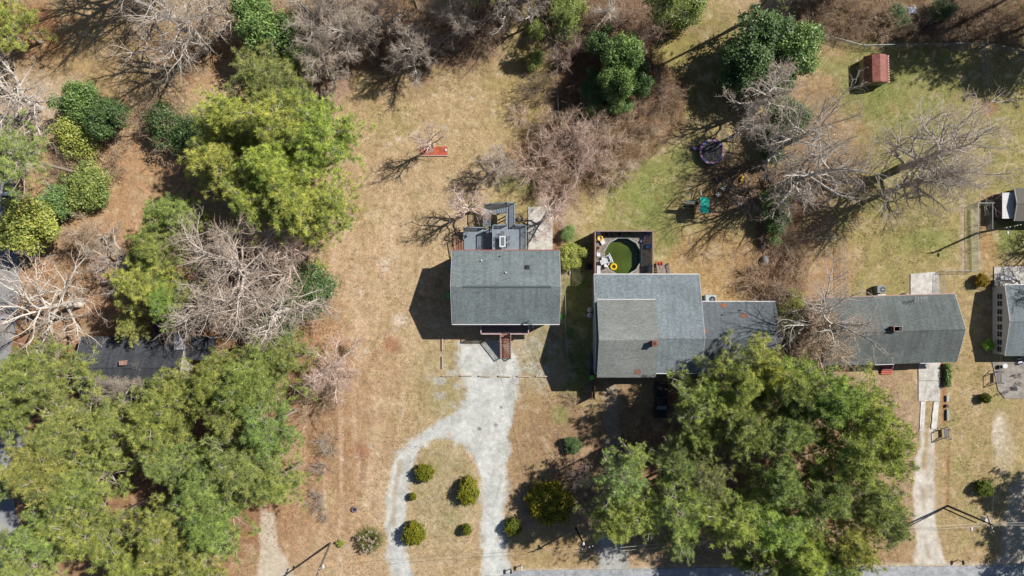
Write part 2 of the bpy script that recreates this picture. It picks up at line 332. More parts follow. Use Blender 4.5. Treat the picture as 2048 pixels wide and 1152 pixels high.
def soil(name, rough, c1, s1, c2, s2, bump):
    m = bpy.data.materials.new(name); m.use_nodes = True; t = m.node_tree; N = t.nodes; K = t.links; b = N['Principled BSDF']
    b.inputs['Roughness'].default_value = rough; b.inputs['Specular IOR Level'].default_value = .1
    a = N.new('ShaderNodeAttribute'); a.attribute_name = 'col'; out = a.outputs['Color']; tc = N.new('ShaderNodeTexCoord')
    for (s, n, dt) in ((s1, c1, 2), (s2, c2, 3), (.9, .12, 3)):
        nz = N.new('ShaderNodeTexNoise'); nz.inputs['Scale'].default_value = s; nz.inputs['Detail'].default_value = dt; nz.inputs['Roughness'].default_value = .65
        K.new(tc.outputs['Object'], nz.inputs['Vector'])
        mr = N.new('ShaderNodeMapRange'); mr.inputs['From Min'].default_value = .3; mr.inputs['From Max'].default_value = .7
        mr.inputs['To Min'].default_value = 1-n; mr.inputs['To Max'].default_value = 1+n; K.new(nz.outputs['Fac'], mr.inputs['Value'])
        vm = N.new('ShaderNodeVectorMath'); vm.operation = 'SCALE'; K.new(out, vm.inputs[0]); K.new(mr.outputs[0], vm.inputs['Scale']); out = vm.outputs[0]
        if s == s1:
            bp = N.new('ShaderNodeBump'); bp.inputs['Strength'].default_value = bump; bp.inputs['Distance'].default_value = .12
            K.new(nz.outputs['Fac'], bp.inputs['Height']); K.new(bp.outputs[0], b.inputs['Normal'])
    K.new(out, b.inputs['Base Color']); return m
m_grass = soil('dry_grass_ground', .95, .25, 5.0, .15, 1.7, .55)
m_gravel = soil('loose_gravel', .9, .13, 7, .07, 2, .35)
cls = np.zeros(len(Q), int); cls[fmask(G_)] = 1; cls[fmask(np.maximum(D_, 0))] = 2; cls[fmask(W_)] = 3; cls[fmask(S_)] = 4; cls[fmask(R_)] = 5
for k, nm, mm in ((0, 'ground', m_grass), (1, 'gravel_driveway', m_gravel), (2, 'dirt_driveway', m_gravel), (3, 'sandy_path', m_gravel), (4, 'gravel_apron', m_gravel), (5, 'dirt_yard', m_gravel)):
    q = Q[cls == k]; u, inv = np.unique(q, return_inverse=True)
    me = nmesh(nm, V[u], 4, inv, [mm]); ca = me.color_attributes.new('col', 'FLOAT_COLOR', 'POINT')
    cc = np.ones((len(u), 4), np.float32); cc[:, :3] = Cf.reshape(-1, 3)[u]; ca.data.foreach_set('color', cc.ravel())
    me.polygons.foreach_set('use_smooth', np.ones(len(me.polygons), bool)); o = link(nm, me); tag(o, kind='structure')
# paved surfaces
m_asph = mat('worn_asphalt', sc(174, 177, 181), .9, n1=.10, s1=9, n2=.12, s2=.25, bump=.2)
m_asphl = mat('old_grey_asphalt', sc(164, 164, 165), .9, n1=.16, s1=7, n2=.2, s2=.3, bump=.2)
def conc(name, c, crack=True):
    m = bpy.data.materials.new(name); m.use_nodes = True; t = m.node_tree; N = t.nodes; K = t.links; b = N['Principled BSDF']; b.inputs['Roughness'].default_value = .85
    tc = N.new('ShaderNodeTexCoord'); rgb = N.new('ShaderNodeRGB'); rgb.outputs[0].default_value = c; out = rgb.outputs[0]
    for (s, n, dt) in ((1.2, .24, 6), (.3, .16, 3), (10, .1, 2)):
        nz = N.new('ShaderNodeTexNoise'); nz.inputs['Scale'].default_value = s; nz.inputs['Detail'].default_value = dt; nz.inputs['Roughness'].default_value = .65; K.new(tc.outputs['Object'], nz.inputs['Vector'])
        mr = N.new('ShaderNodeMapRange'); mr.inputs['From Min'].default_value = .3; mr.inputs['From Max'].default_value = .7
        mr.inputs['To Min'].default_value = 1-n; mr.inputs['To Max'].default_value = 1+n; K.new(nz.outputs['Fac'], mr.inputs['Value'])
        vm = N.new('ShaderNodeVectorMath'); vm.operation = 'SCALE'; K.new(out, vm.inputs[0]); K.new(mr.outputs[0], vm.inputs['Scale']); out = vm.outputs[0]
    if crack:
        nz = N.new('ShaderNodeTexNoise'); nz.inputs['Scale'].default_value = 1.2; K.new(tc.outputs['Object'], nz.inputs['Vector'])
        mx = N.new('ShaderNodeVectorMath'); mx.operation = 'ADD'; K.new(tc.outputs['Object'], mx.inputs[0]); K.new(nz.outputs['Color'], mx.inputs[1])
        vo = N.new('ShaderNodeTexVoronoi'); vo.feature = 'DISTANCE_TO_EDGE'; vo.inputs['Scale'].default_value = .38; K.new(mx.outputs[0], vo.inputs['Vector'])
        mr = N.new('ShaderNodeMapRange'); mr.inputs['From Max'].default_value = .012; mr.inputs['To Min'].default_value = .6; K.new(vo.outputs['Distance'], mr.inputs['Value'])
        vm = N.new('ShaderNodeVectorMath'); vm.operation = 'SCALE'; K.new(out, vm.inputs[0]); K.new(mr.outputs[0], vm.inputs['Scale']); out = vm.outputs[0]
    K.new(out, b.inputs['Base Color']); return m
m_asph = conc('worn_asphalt_cracked', sc(174, 177, 180))
m_conc = conc('weathered_concrete', sc(212, 207, 198)); m_concd = conc('stained_patio_concrete', sc(160, 152, 142)); m_concp = conc('pale_concrete_strip', sc(226, 222, 214), False)
def ragged(pts, step=6, amp=1.6, seed=1):
    rr = random.Random(seed); o = []
    for i in range(len(pts)):
        a = pts[i]; b = pts[(i+1) % len(pts)]; n = max(1, int(math.hypot(b[0]-a[0], b[1]-a[1])/step))
        for k in range(n): o.append((a[0]+(b[0]-a[0])*k/n+rr.uniform(-amp, amp), a[1]+(b[1]-a[1])*k/n+rr.uniform(-amp, amp)))
    return o
def slab(name, pts, z, m, th=.12, rag=0, seed=1):
    if rag: pts = ragged(pts, 7, rag, seed)
    mb = MB(); mb.prism([P(x, y)[:2] for x, y in pts], z-th, z); return mb.build(name, m, kind='structure')
slab('road', [(1030, 1142), (1400, 1136), (1830, 1133), (2200, 1130), (2800, 1126), (2800, 1210), (900, 1222), (-900, 1240), (-900, 1175), (500, 1160), (1000, 1152)], .02, m_asph, .15, 1.0)
slab('side_street', [(-60, 300), (14, 320), (34, 400), (38, 600), (20, 720), (26, 800), (50, 860), (48, 920), (22, 980), (40, 1060), (58, 1110), (40, 1250), (-400, 1250), (-400, 300)], .015, m_asphl, .14, 1.6)
slab('concrete_pad', [(1056, 414), (1105, 413), (1105, 506), (1056, 506)], .04, m_conc)
slab('rear_concrete_pad', [(1821, 548), (1862, 544), (1877, 546), (1880, 592), (1821, 596)], .04, m_conc)
for i in range(2):
    a, b = (.0, .49) if i == 0 else (.503, 1.0)
    slab('concrete_driveway', [(1837, 722+80*a), (1880, 722+80*a), (1880, 722+80*b), (1837, 722+80*b)], .04+.002*i, m_conc)
slab('wheel_strip', [(1842, 803), (1851, 803), (1848, 862), (1839, 862)], .035, m_concp, rag=.5)
slab('wheel_strip', [(1868, 803), (1878, 803), (1873, 858), (1862, 858)], .035, m_concp, rag=.5)
slab('patio', [(1984, 723), (2060, 723), (2060, 797), (2010, 797), (1996, 780), (1990, 750)], .03, m_concd)
slab('rear_patio', [(1988, 534), (2060, 532), (2060, 580), (1988, 580)], .03, m_conc)
# ================= BUILDINGS =================
m_roofA = shingle('grey_green_shingles', sc(122, 134, 136), sc(151, 160, 160))
m_roofB = shingle('blue_grey_shingles', sc(130, 141, 147), sc(160, 171, 175))
m_roofB2 = shingle('faded_grey_shingles', sc(140, 144, 140), sc(162, 166, 160), streak=.10, vert=True)
m_roofC = shingle('weathered_green_grey_shingles', sc(109, 116, 115), sc(127, 135, 132), streak=.16)
m_roofD = shingle('pale_blue_grey_shingles', sc(128, 138, 142), sc(140, 150, 152), streak=.1)
m_roofG = shingle('charcoal_shingles', sc(74, 77, 84), sc(94, 97, 103), streak=.22)
m_white = mat('white_trim_paint', sc(235, 232, 232), .5, n1=.05); m_pinkw = mat('pinkish_white_trim', sc(222, 190, 190), .6, n1=.12, s1=3)
m_redtrim = mat('faded_red_trim', sc(170, 96, 88), .7, n1=.3, s1=2.5)
m_siding = mat('cream_siding', sc(212, 206, 194), .7, n1=.06); m_sidteal = mat('pale_blue_green_siding', sc(176, 196, 198), .6, n1=.06)
m_brick = mat('red_brick', sc(150, 92, 76), .9, n1=.22, s1=9); m_glass = mat('dark_window_glass', (.03, .035, .04, 1), .08, spec=.8)
m_ridge = mat('ridge_vent_grey', sc(98, 108, 112), .8, n1=.15); m_dark = mat('black_metal', (.02, .02, .022, 1), .5, n1=.1)
m_galv = mat('galvanised_steel', sc(170, 176, 180), .4, .5, n1=.1); m_grwood = mat('blue_grey_painted_wood', sc(150, 162, 174), .7, n1=.12, s1=3)
m_brwood = mat('red_brown_stained_wood', sc(186, 140, 116), .8, n1=.2, s1=4); m_dkwood = mat('dark_porch_boards', sc(112, 104, 108), .8, n1=.15, s1=4)
m_agwood = mat('silvered_old_deck_wood', sc(160, 148, 138), .9, n1=.38, s1=3.5); m_agrail = mat('weathered_mauve_rail_wood', sc(168, 146, 138), .85, n1=.18, s1=5)
m_cedar = mat('orange_brown_fence_wood', sc(150, 100, 74), .85, n1=.25, s1=4)
def wpx(px, py, h): p = P(px, py, h); return p[0], p[1]
def roof_slab(mb, prof, x0, x1, th=.14):
    """prof: [(y,z) eave, ridge, eave]; one closed slab"""
    p = prof+[(y, z-th) for (y, z) in prof[::-1]]; mb.profx(p, x0, x1)
def gable(name, label, rect, ridge, he, hr, mroof, mwall, oh=.35, rz=0, heb=None, parts=True, gut=('top', 'bottom'), mg=None, ridgevent=False, group=None):
    """rect = apparent eave corners in photo pixels (x0,y0,x1,y1); ridge = apparent ridge row; local frame at the centre"""
    X0, Y1 = wpx(rect[0], rect[1], he); X1, Y0 = wpx(rect[2], rect[3], heb or he); yr = wpx(0, ridge, hr)[1]; heb = heb or he
    ox, oy = (X0+X1)/2, (Y0+Y1)/2; t = thing(name, label, 'house', (ox, oy, 0), rz, group)
    x0, x1, y0, y1, yr = X0-ox, X1-ox, Y0-oy, Y1-oy, yr-oy
    mb = MB(); roof_slab(mb, [(y0, heb), (yr, hr), (y1, he)], x0, x1); roof = mb.build('roof', mroof, t)
    c = MB(); c.profx([(yr-.16, hr-.02), (yr, hr+.06), (yr+.16, hr-.02)], x0+(.02 if not ridgevent else 1.7), x1-(.02 if not ridgevent else 1.3)); c.build('ridge_cap', m_ridge if ridgevent else mroof, roof)
    def zr(y): return heb+(hr-heb)*(y-y0)/(yr-y0) if y < yr else he+(hr-he)*(y1-y)/(y1-yr)
    wl = MB(); a, b = y0+oh, y1-oh
    wl.profx([(a, 0), (b, 0), (b, zr(b)-.17), (yr, hr-.17), (a, zr(a)-.17)], x0+oh, x1-oh); wall = wl.build('wall', mwall, t)
    mg = mg or m_white
    if 'top' in gut: MB().box(x0, y1+.003, he-.16, x1, y1+.13, he-.03).build('gutter', mg, roof)
    if 'bottom' in gut: MB().box(x0, y0-.13, heb-.16, x1, y0-.003, heb-.03).build('gutter', m_white, roof)
    for xx in (x0-.04, x1+.003):
        r = MB()
        for (ya, za, yb, zb) in ((y0, heb, yr, hr), (yr, hr, y1, he)):
            r.profx([(ya, za+.01), (yb, zb+.01), (yb, zb-.18), (ya, za-.18)], xx, xx+.037)
        r.build('rake_board', m_white, roof)
    return dict(t=t, roof=roof, wall=wall, x0=x0, x1=x1, y0=y0, y1=y1, yr=yr, o=(ox, oy), oh=oh, zr=zr, L=lambda px, py, h: (wpx(px, py, h)[0]-ox, wpx(px, py, h)[1]-oy))
def window(H, side, c, z, w, h, frame=None):
    """side 'W','E' at y=c or 'N','S' at x=c"""
    fr = MB(); gl = MB(); mt = MB(); e = .045
    if side in 'WE':
        s = -1 if side == 'W' else 1; x = (H['x0']+H['oh']) if side == 'W' else (H['x1']-H['oh'])
        for (a, b, zz0, zz1) in ((c-w/2-.07, c-w/2, z, z+h), (c+w/2, c+w/2+.07, z, z+h), (c-w/2-.07, c+w/2+.07, z+h, z+h+.07), (c-w/2-.07, c+w/2+.07, z-.07, z), (c-w/2, c+w/2, z+h/2-.02, z+h/2+.02)):
            fr.box(x, a, zz0, x+s*e, b, zz1)
        gl.box(x, c-w/2, z, x+s*.015, c+w/2, z+h)
    else:
        s = -1 if side == 'S' else 1; y = (H['y0']+H['oh']) if side == 'S' else (H['y1']-H['oh'])
        for (a, b, zz0, zz1) in ((c-w/2-.07, c-w/2, z, z+h), (c+w/2, c+w/2+.07, z, z+h), (c-w/2-.07, c+w/2+.07, z+h, z+h+.07), (c-w/2-.07, c+w/2+.07, z-.07, z), (c-w/2, c+w/2, z+h/2-.02, z+h/2+.02)):
            fr.box(a, y, zz0, b, y+s*e, zz1)
        gl.box(c-w/2, y, z, c+w/2, y+s*.015, z+h)
    f = fr.build('window', frame or m_white, H['wall']); gl.build('pane', m_glass, f)
def door(H, side, c, z, w=.95, h=2.05, m=None):
    s = -1 if side == 'S' else 1; y = (H['y0']+H['oh']) if side == 'S' else (H['y1']-H['oh'])
    d = MB().box(c-w/2, y, z, c+w/2, y+s*.05, z+h).build('door', m or m_white, H['wall'])
def railing(mb, pts, h=1.0, sp=.19, w=.05, post=True):
    for i in range(len(pts)-1):
        a = Vector(pts[i]); b = Vector(pts[i+1]); n = max(1, int((b-a).length/sp)); up = Vector((0, 0, h))
        mb.bar(a+up, b+up, .13, .06); mb.bar(a+up*.1, b+up*.1, .05, .07)
        for k in range(n+1):
            p = a+(b-a)*(k/n)
            mb.bar(p+up*.12, p+up*.97, w)
        if post:
            for p in (a, b): mb.box(p.x-.06, p.y-.06, p.z-.3, p.x+.06, p.y+.06, p.z+h+.05)
def boards(mb, x0, y0, x1, y1, z, along='x', bw=.14, gap=.016, th=.04):
    x0, x1 = sorted((x0, x1)); y0, y1 = sorted((y0, y1))
    if along == 'x':
        y = y0
        while y < y1-.02: mb.box(x0, y, z-th, x1, min(y+bw-gap, y1), z); y += bw
    else:
        x = x0
        while x < x1-.02: mb.box(x, y0, z-th, min(x+bw-gap, x1), y1, z); x += bw
def posts(pts, z, m, par, w=.14):
    for (x, y) in pts: MB().box(x-w/2, y-w/2, -.1, x+w/2, y+w/2, z).build('post', m, par)
# ---- house with the gravel drive ----
A = gable('house', 'raised house with grey green shingle roof, front stairs and a gravel drive', (904, 501, 1119, 648), 573.5, 5.6, 7.9, m_roofA, m_siding, .3, mg=m_redtrim, ridgevent=True)
for y in (-2.6, 0.4, 3.0): window(A, 'W', y, 3.4, .9, 1.2); window(A, 'E', y, 3.4, .9, 1.2)
for x in (-5.6, 5.4): window(A, 'S', x, 3.4, 1.2, 1.2); window(A, 'N', x, 3.4, 1.2, 1.2)
door(A, 'S', 0.2, 2.62); door(A, 'N', 1.4, 2.92)
for (px, py, m, r, hh) in ((963, 521, m_white, .11, .35), (1012, 545, m_white, .11, .35), (1000, 512, m_dark, .10, .2)):
    x, y = A['L'](px, py, 6.6); z = A['zr'](y); MB().cyl(x, y, z-.05, z+hh, r, 12).build('vent_pipe', m, A['roof'])
x, y = A['L'](1055, 534, 6.7); z = A['zr'](y); MB().profx([(y-.28, z-.15), (y-.28, z+.32), (y+.28, z+.12), (y+.28, z-.2)], x-.28, x+.28).build('vent_hood', m_dark, A['roof'])
mb = MB(); x, y = A['L'](1062, 640, 6); mb.cyl(x, y, 4.8, 7.0, .04, 10); mb.cyl(x, y, 6.9, 7.15, .1, 10); mb.bar((x, y, 6.7), (x+.35, y-1.1, 5.0), .05); mb.bar((x-.3, y, 6.6), (x+.3, y, 6.6), .05); mb.build('service_mast', m_galv, A['roof'])
def house_porch():
    oz = A['o']; t = A['t']; W = lambda px, py, h: (wpx(px, py, h)[0]-oz[0], wpx(px, py, h)[1]-oz[1])
    zf = 2.6; x0, y0 = W(962, 668, zf+1); x1, _ = W(1057, 668, zf+1); yw = A['y0']+A['oh']+.01
    fl = MB(); boards(fl, x0+.02, yw, x1-.02, y0, zf, 'x'); p = fl.build('porch_floor', m_dkwood, t)
    rl = MB(); s0, _ = W(1001, 668, 3.4); s1, _ = W(1021, 668, 3.4)
    railing(rl, [(x0, yw+.8, zf), (x0, y0, zf), (s0, y0, zf)]); railing(rl, [(s1, y0, zf), (x1, y0, zf), (x1, yw+.8, zf)]); rl.build('railing', m_pinkw, p)
    posts([(x0+.1, y0+.12), (x1-.1, y0+.12), (s0, y0+.12), (s1, y0+.12), (x0+.1, yw+.2), (x1-.1, yw+.2)], zf-.05, m_pinkw, p); MB().box(x0, y0-.03, zf-.24, x1, y0+.02, zf-.045).build('fascia', m_pinkw, p)
    st = MB(); _, yb = W(1010, 716, 0); n = 15; run = (y0-yb)/n
    for i in range(n):
        z = zf-(i+1)*zf/(n+1); y = y0-.03-i*run; st.box(s0, y-run+.05, z-.04, s1, y, z)
    stp = st.build('front_stairs', m_brwood, t)
    sr = MB()
    for xx in (s0-.03, s1+.03):
        sr.bar((xx, y0, zf-.15), (xx, yb, .0), .06, .28); railing(sr, [(xx, y0-.1, zf-.1), (xx, yb, .1)], .95, .22, .05)
    sr.build('stair_railing', mat('dull_brown_rail', sc(204, 172, 162), .8, n1=.2), stp)
house_porch()
def house_deck():
    oz = A['o']; t = A['t']; W = lambda px, py, h: (wpx(px, py, h)[0]-oz[0], wpx(px, py, h)[1]-oz[1]); yw = A['y1']-A['oh']-.01
    zh, zl = 2.9, 1.0
    x0, y1 = W(985.5, 450, zh+1); x1, _ = W(1052, 450, zh+1); wx0, wy1 = W(1012.5, 405, zh+1); wx1, _ = W(1029, 405, zh+1); _, ly = W(0, 425, zh+1)
    f = MB(); boards(f, x0, yw, x1, y1, zh); boards(f, wx0, y1+.01, wx1, wy1, zh); fl = f.build('upper_deck_floor', m_grwood, t)
    r = MB(); railing(r, [(x0, yw+.5, zh), (x0, y1, zh), (wx0, y1, zh)]); railing(r, [(wx1, y1, zh), (x1, y1, zh), (x1, yw+.5, zh)])
    railing(r, [(wx0, y1, zh), (wx0, ly, zh)]); railing(r, [(wx1, y1, zh), (wx1, wy1, zh), (wx0, wy1, zh)]); r.build('railing', m_grwood, fl)
    posts([(x0+.1, y1-.1), (x1-.1, y1-.1), (wx0+.1, wy1-.1), (wx1-.1, wy1-.1), (x0+.1, yw+.2), (x1-.1, yw+.2), (wx0+.1, ly), (wx1-.1, ly)], zh-.05, m_grwood, fl)
    fx, _ = W(980, 405, 3); n = 7; run = (wx0-fx)/n; zmid = 1.75; st = MB()
    for i in range(n):
        z = zh-(i+1)*(zh-zmid)/(n+1); st.box(wx0-i*run-run+.04, ly, z-.04, wx0-i*run, wy1, z)
    lx, _ = W(967, 405, 2.6); boards(st, lx, ly, fx, wy1, zmid)
    _, y2 = W(0, 452, 2); m = 6; run = (ly-y2)/m
    for i in range(m):
        z = zmid-(i+1)*(zmid-zl)/(m+1); st.box(lx, ly-i*run-run+.04, z-.04, fx, ly-i*run, z)
    sp = st.build('deck_stairs', m_grwood, t)
    r = MB(); railing(r, [(wx0, wy1, zh), (fx, wy1, zmid), (lx, wy1, zmid), (lx, ly, zmid), (lx, y2, zl)]); railing(r, [(wx0, ly, zh), (fx, ly, zmid), (fx, y2, zl)])
    r.build('stair_railing', m_grwood, sp)
    ax0, ay1 = W(927, 455, zl+1); f = MB(); boards(f, ax0, yw, x0-.12, ay1, zl); f2 = f.build('lower_deck_floor', m_grwood, t)
    r = MB(); railing(r, [(ax0, yw+2.2, zl), (ax0, ay1, zl), (lx, ay1, zl)]); r.build('railing', m_grwood, f2)
    gx, _ = W(911, 455, 1); _, gy = W(0, 462, 1); n = 5; st = MB()
    for i in range(n):
        z = zl-(i+1)*zl/(n+1); xx = ax0-.05-i*(ax0-gx)/n; st.box(xx-(ax0-gx)/n+.03, yw+.1, z-.04, xx, yw+2.3, z)
    sp = st.build('side_steps', m_brwood, t); r = MB(); railing(r, [(gx-.05, yw, 0), (gx-.05, yw+2.4, .4)], 1.0); r.build('railing', m_brwood, sp)
house_deck()
# ---- house with the pool ----
B = gable('house', 'long blue grey roofed house with a green pool behind it', (1188, 549, 1402, 746), 677, 4.0, 6.9, m_roofB, m_sidteal, .3, heb=4.9)
window(B, 'E', 6.0, 1.6, 1.0, 1.1); window(B, 'W', 3.6, 1.6, 1.0, 1.2); door(B, 'N', -2.6, 1.1)
def two_storey():
    o = B['o']; he, hr = 6.7, 8.8; X0, Y1 = wpx(1194.5, 599.5, he); X1, Y0 = wpx(1311, 755, he); yr = wpx(0, 680, hr)[1]
    x0, x1, y0, y1, yr = X0-o[0], X1-o[0], Y0-o[1], Y1-o[1], yr-o[1]; mb = MB(); roof_slab(mb, [(y0, he), (yr, hr), (y1, he)], x0, x1); r = mb.build('upper_roof', m_roofB2, B['t'])
    w_ = MB(); oh = .28; k = (hr-he)/(yr-y0); w_.profx([(y0+oh, 0), (y1-oh, 2.0), (y1-oh, he+oh*k-.17), (yr, hr-.17), (y0+oh, he+oh*k-.17)], x0+oh-.12, x1-oh); wl = w_.build('front_block_wall', m_sidteal, B['t'])
    g = MB(); g.box(x0, y1+.003, he-.15, x1, y1+.11, he-.02); g.build('gutter', m_white, r)
    for xx in (x0-.04, x1+.003):
        g = MB()
        for (ya, za, yb, zb) in ((y0, he, yr, hr), (yr, hr, y1, he)): g.profx([(ya, za+.01), (yb, zb+.01), (yb, zb-.16), (ya, za-.16)], xx, xx+.037)
        g.build('rake_board', mat('grey_rake', sc(150, 158, 158), .7), r)
    H = dict(B); H['x0'] = x0+oh-.12; H['oh'] = 0; H['wall'] = wl
    for yy in (y0+2.6, y0+7.6): window(H, 'W', yy, 4.5, .9, 1.1)
    H['y0'] = y0+oh
    for xx in (x0+2.2, x1-2.2): window(H, 'S', xx, 4.6, 1.2, 1.2)
    c = MB(); cx, cy = wpx(1309, 687, 9.6); cx -= o[0]; cy -= o[1]; c.box(cx-.32, cy-.32, 6.5, cx+.32, cy+.32, 9.7); c.box(cx-.37, cy-.37, 9.5, cx+.37, cy+.37, 9.64); ch = c.build('chimney', m_brick, r)
    MB().box(cx-.16, cy-.16, 9.69, cx+.16, cy+.16, 9.73).build('flue', m_dark, ch)
two_storey()
def wing():
    o = B['o']; he, hr = 3.2, 5.5; X0 = B['x1']-.31; X1, Y1 = wpx(1551, 603.5, he); _, Y0 = wpx(0, 752, he); yr = wpx(0, 678, hr)[1]
    x1, y0, y1, yr = X1-o[0], Y0-o[1], Y1-o[1], yr-o[1]; mb = MB(); roof_slab(mb, [(y0, he), (yr, hr), (y1, he)], X0, x1); r = mb.build('wing_roof', shingle('dusky_blue_grey_shingles', sc(108, 116, 122), sc(126, 133, 137)), B['t'])
    w_ = MB(); k = (hr-he)/(yr-y0); w_.profx([(y0+.3, 0), (y1-.3, 0), (y1-.3, he+.3*k-.17), (yr, hr-.17), (y0+.3, he+.3*k-.17)], X0, x1-.3); wl = w_.build('wing_wall', m_siding, B['t'])
    MB().box(X0+.32, y1+.003, he-.15, x1, y1+.12, he-.02).build('gutter', m_white, r)
    H = dict(B); H['x1'] = x1; H['wall'] = wl; H['oh'] = .3; window(H, 'E', 0, 1.2, 1, 1.1)
    for (px, py) in ((1486, 621), (1449, 630), (1375, 683)):
        x, y = wpx(px, py, 5); x -= o[0]; y -= o[1]
        if x < X0: continue
        z = he+k*(y1-y); MB().cyl(x, y, z-.05, z+.3, .08, 10).build('vent_pipe', m_dark, r)
wing()
def drift(px, py, zz, r, seed):
    rr = np.random.RandomState(seed); o = B['o']; x, y = wpx(px, py, zz); n = 160; c = np.stack([x-o[0]+rr.normal(0, r, n), y-o[1]+rr.normal(0, r*.7, n)], -1); mb = MB()
    for (u, v) in c:
        yy = v; k = (5.5-3.2)/(wpx(0, 603.5, 3.2)[1]-wpx(0, 678, 5.5)[1]); zt = zz(yy) if callable(zz) else zz
        a = rr.rand()*6.28; e = .05; z0 = None
        mb.add([(u-e*math.cos(a), v-e*math.sin(a), 0), (u+e*math.sin(a), v-e*math.cos(a), .0), (u+e*math.cos(a), v+e*math.sin(a), .0), (u-e*math.sin(a), v+e*math.cos(a), .0)], [(0, 1, 2, 3)])
    return mb
def place_drift(px, py, h0, r, seed, y_e, h_e, y_r, h_r):
    mb = drift(px, py, h0, r, seed); o = B['o']; ye = wpx(0, y_e, h_e)[1]-o[1]; yr = wpx(0, y_r, h_r)[1]-o[1]
    mb.v = [(x, y, h_e+(h_r-h_e)*(y-ye)/(yr-ye)+.02+.02*((i*7) % 3)) for i, (x, y, z) in enumerate(mb.v)]
    mb.build('leaf_drift', mat('rusty_leaves', sc(190, 130, 100), .9, n1=.2, s1=6), B['roof'])
place_drift(1448, 611, 3.5, .22, 1, 603.5, 3.2, 678, 5.5); place_drift(1488, 631, 4.1, .22, 2, 603.5, 3.2, 678, 5.5); place_drift(1407, 661, 5, .3, 3, 603.5, 3.2, 678, 5.5); place_drift(1275, 744, 7.0, .2, 4, 755, 6.7, 680, 8.8)
# ---- house with the dirt drive ----
Cc = gable('house', 'long weathered grey green roofed house above the pale dirt drive', (1645, 592, 1912, 728), 662, 3.1, 5.2, m_roofC, m_siding, .4, rz=math.radians(1.7), gut=('top',), mg=mat('thin_pink_trim', sc(196, 160, 150), .7))
for x in (-7.5, -2.5, 6.5): window(Cc, 'S', x, 1.2, 1.2, 1.1); window(Cc, 'N', x, 1.2, 1.1, 1.0)
window(Cc, 'E', 2, 1.2, 1, 1.1); window(Cc, 'E', -2, 1.2, 1, 1.1); door(Cc, 'S', -.3, .45, m=m_brick)
x, y = Cc['L'](1790, 657, 5.6); x += .2; c = MB(); c.box(x-.55, y-.3, 4.4, x+.55, y+.3, 6.1); ch = c.build('chimney', m_brick, Cc['roof']); MB().box(x-.6, y-.35, 6.0, x+.6, y+.35, 6.1).build('cap', mat('pale_mortar_cap', sc(210, 190, 184)), ch); MB().box(x+.1, y-.18, 6.09, x+.45, y+.18, 6.13).build('flue', m_dark, ch)
mb = MB(); x, y = Cc['L'](1834, 597, 3.6); mb.cyl(x, y-.2, 3.2, 5.0, .03, 8); mb.bar((x-.9, y-.2, 4.7), (x+.9, y+.1, 4.9), .05)
for k in range(5): mb.bar((x-.8+k*.4, y-.55, 4.8), (x-.8+k*.4, y+.25, 4.8), .035)
mb.build('aerial', m_galv, Cc['roof'])
for (xa, xb) in ((-2.2, .6), (4.4, 7.1)): MB().box(xa, Cc['y0']-.1, 2.96, xb, Cc['y0']-.003, 3.07).build('gutter', m_white, Cc['roof'])
def steps_red():
    x, y = wpx(1772, 735, 0); t = thing('brick_steps', 'red brick steps at the front door of the long grey green house', 'steps', (x, y, 0)); 
    MB().box(-.75, -.35, -.05, .75, 1.4, .45).build('landing', mat('dusky_pink_paint', sc(160, 96, 96), .8, n1=.15), t)
    mb = MB(); mb.box(-.82, -.7, -.05, .82, -.36, .30); mb.box(-.82, -1.02, -.05, .82, -.71, .15); mb.build('tread', mat('salmon_brick', sc(204, 112, 92), .85, n1=.2, s1=6), t)
steps_red()
# ---- house on the right edge ----
D = gable('house', 'white sided house with paired windows at the right edge', (2010, 570, 2290, 712), 643, 2.7, 3.7, m_roofD, mat('white_lap_siding', sc(226, 228, 232), .6, n1=.04), .12, gut=('top',))
for i in range(4):
    yc = D['L'](0, 601+i*30, 0)[1]
    for dy in (-.52, .52): window(D, 'W', yc+dy+.1, 1.05, .78, .95)
door(D, 'S', -6, .2)
# a wider, slightly inset base so that the wall shows
# ---- outbuilding with white lean-to ----
E = gable('outbuilding', 'grey shingled outbuilding joined to a white metal roofed shelter', (2029, 376, 2200, 442), 407, 2.45, 3.0, mat('old_brown_grey_shingles', sc(118, 114, 106), .9, n1=.15, s1=8), mat('dark_shed_wall', sc(90, 84, 88), .8), .2, gut=())
E['t']['category'] = 'shed'
def leanto():
    o = E['o']; X0, Y1 = wpx(2006, 385, 2.1); X1, Y0 = wpx(2034, 437, 2.1)
    mb = MB(); v = [(X0-o[0], Y0-o[1]), (X1-o[0], Y0-o[1]), (X1-o[0], Y1-o[1]), (X0-o[0], Y1-o[1])]
    n = 14; x0, x1, y0, y1 = v[0][0], v[1][0], v[0][1], v[2][1]
    mb.profy([(x0, 1.90), (x1, 2.15), (x1, 2.21), (x0, 1.96)], y0, y1); r = mb.build('metal_roof', mat('white_metal_sheet', sc(238, 236, 238), .4, n1=.06, s1=1.5), E['t'])
    mb = MB()
    for yy in np.linspace(y0+.06, y1-.06, n): mb.bar((x0, yy, 1.97), (x1, yy, 2.22), .03)
    mb.build('rib', m_white, r)
    mb = MB(); mb.box(x0+.05, y0+.05, 0, x0+.12, y1-.05, 1.88); mb.box(x0+.05, y0+.05, 0, x1, y0+.12, 1.88); mb.build('side_panel', mat('plum_shade_panel', sc(110, 96, 112), .7), E['t'])
leanto()
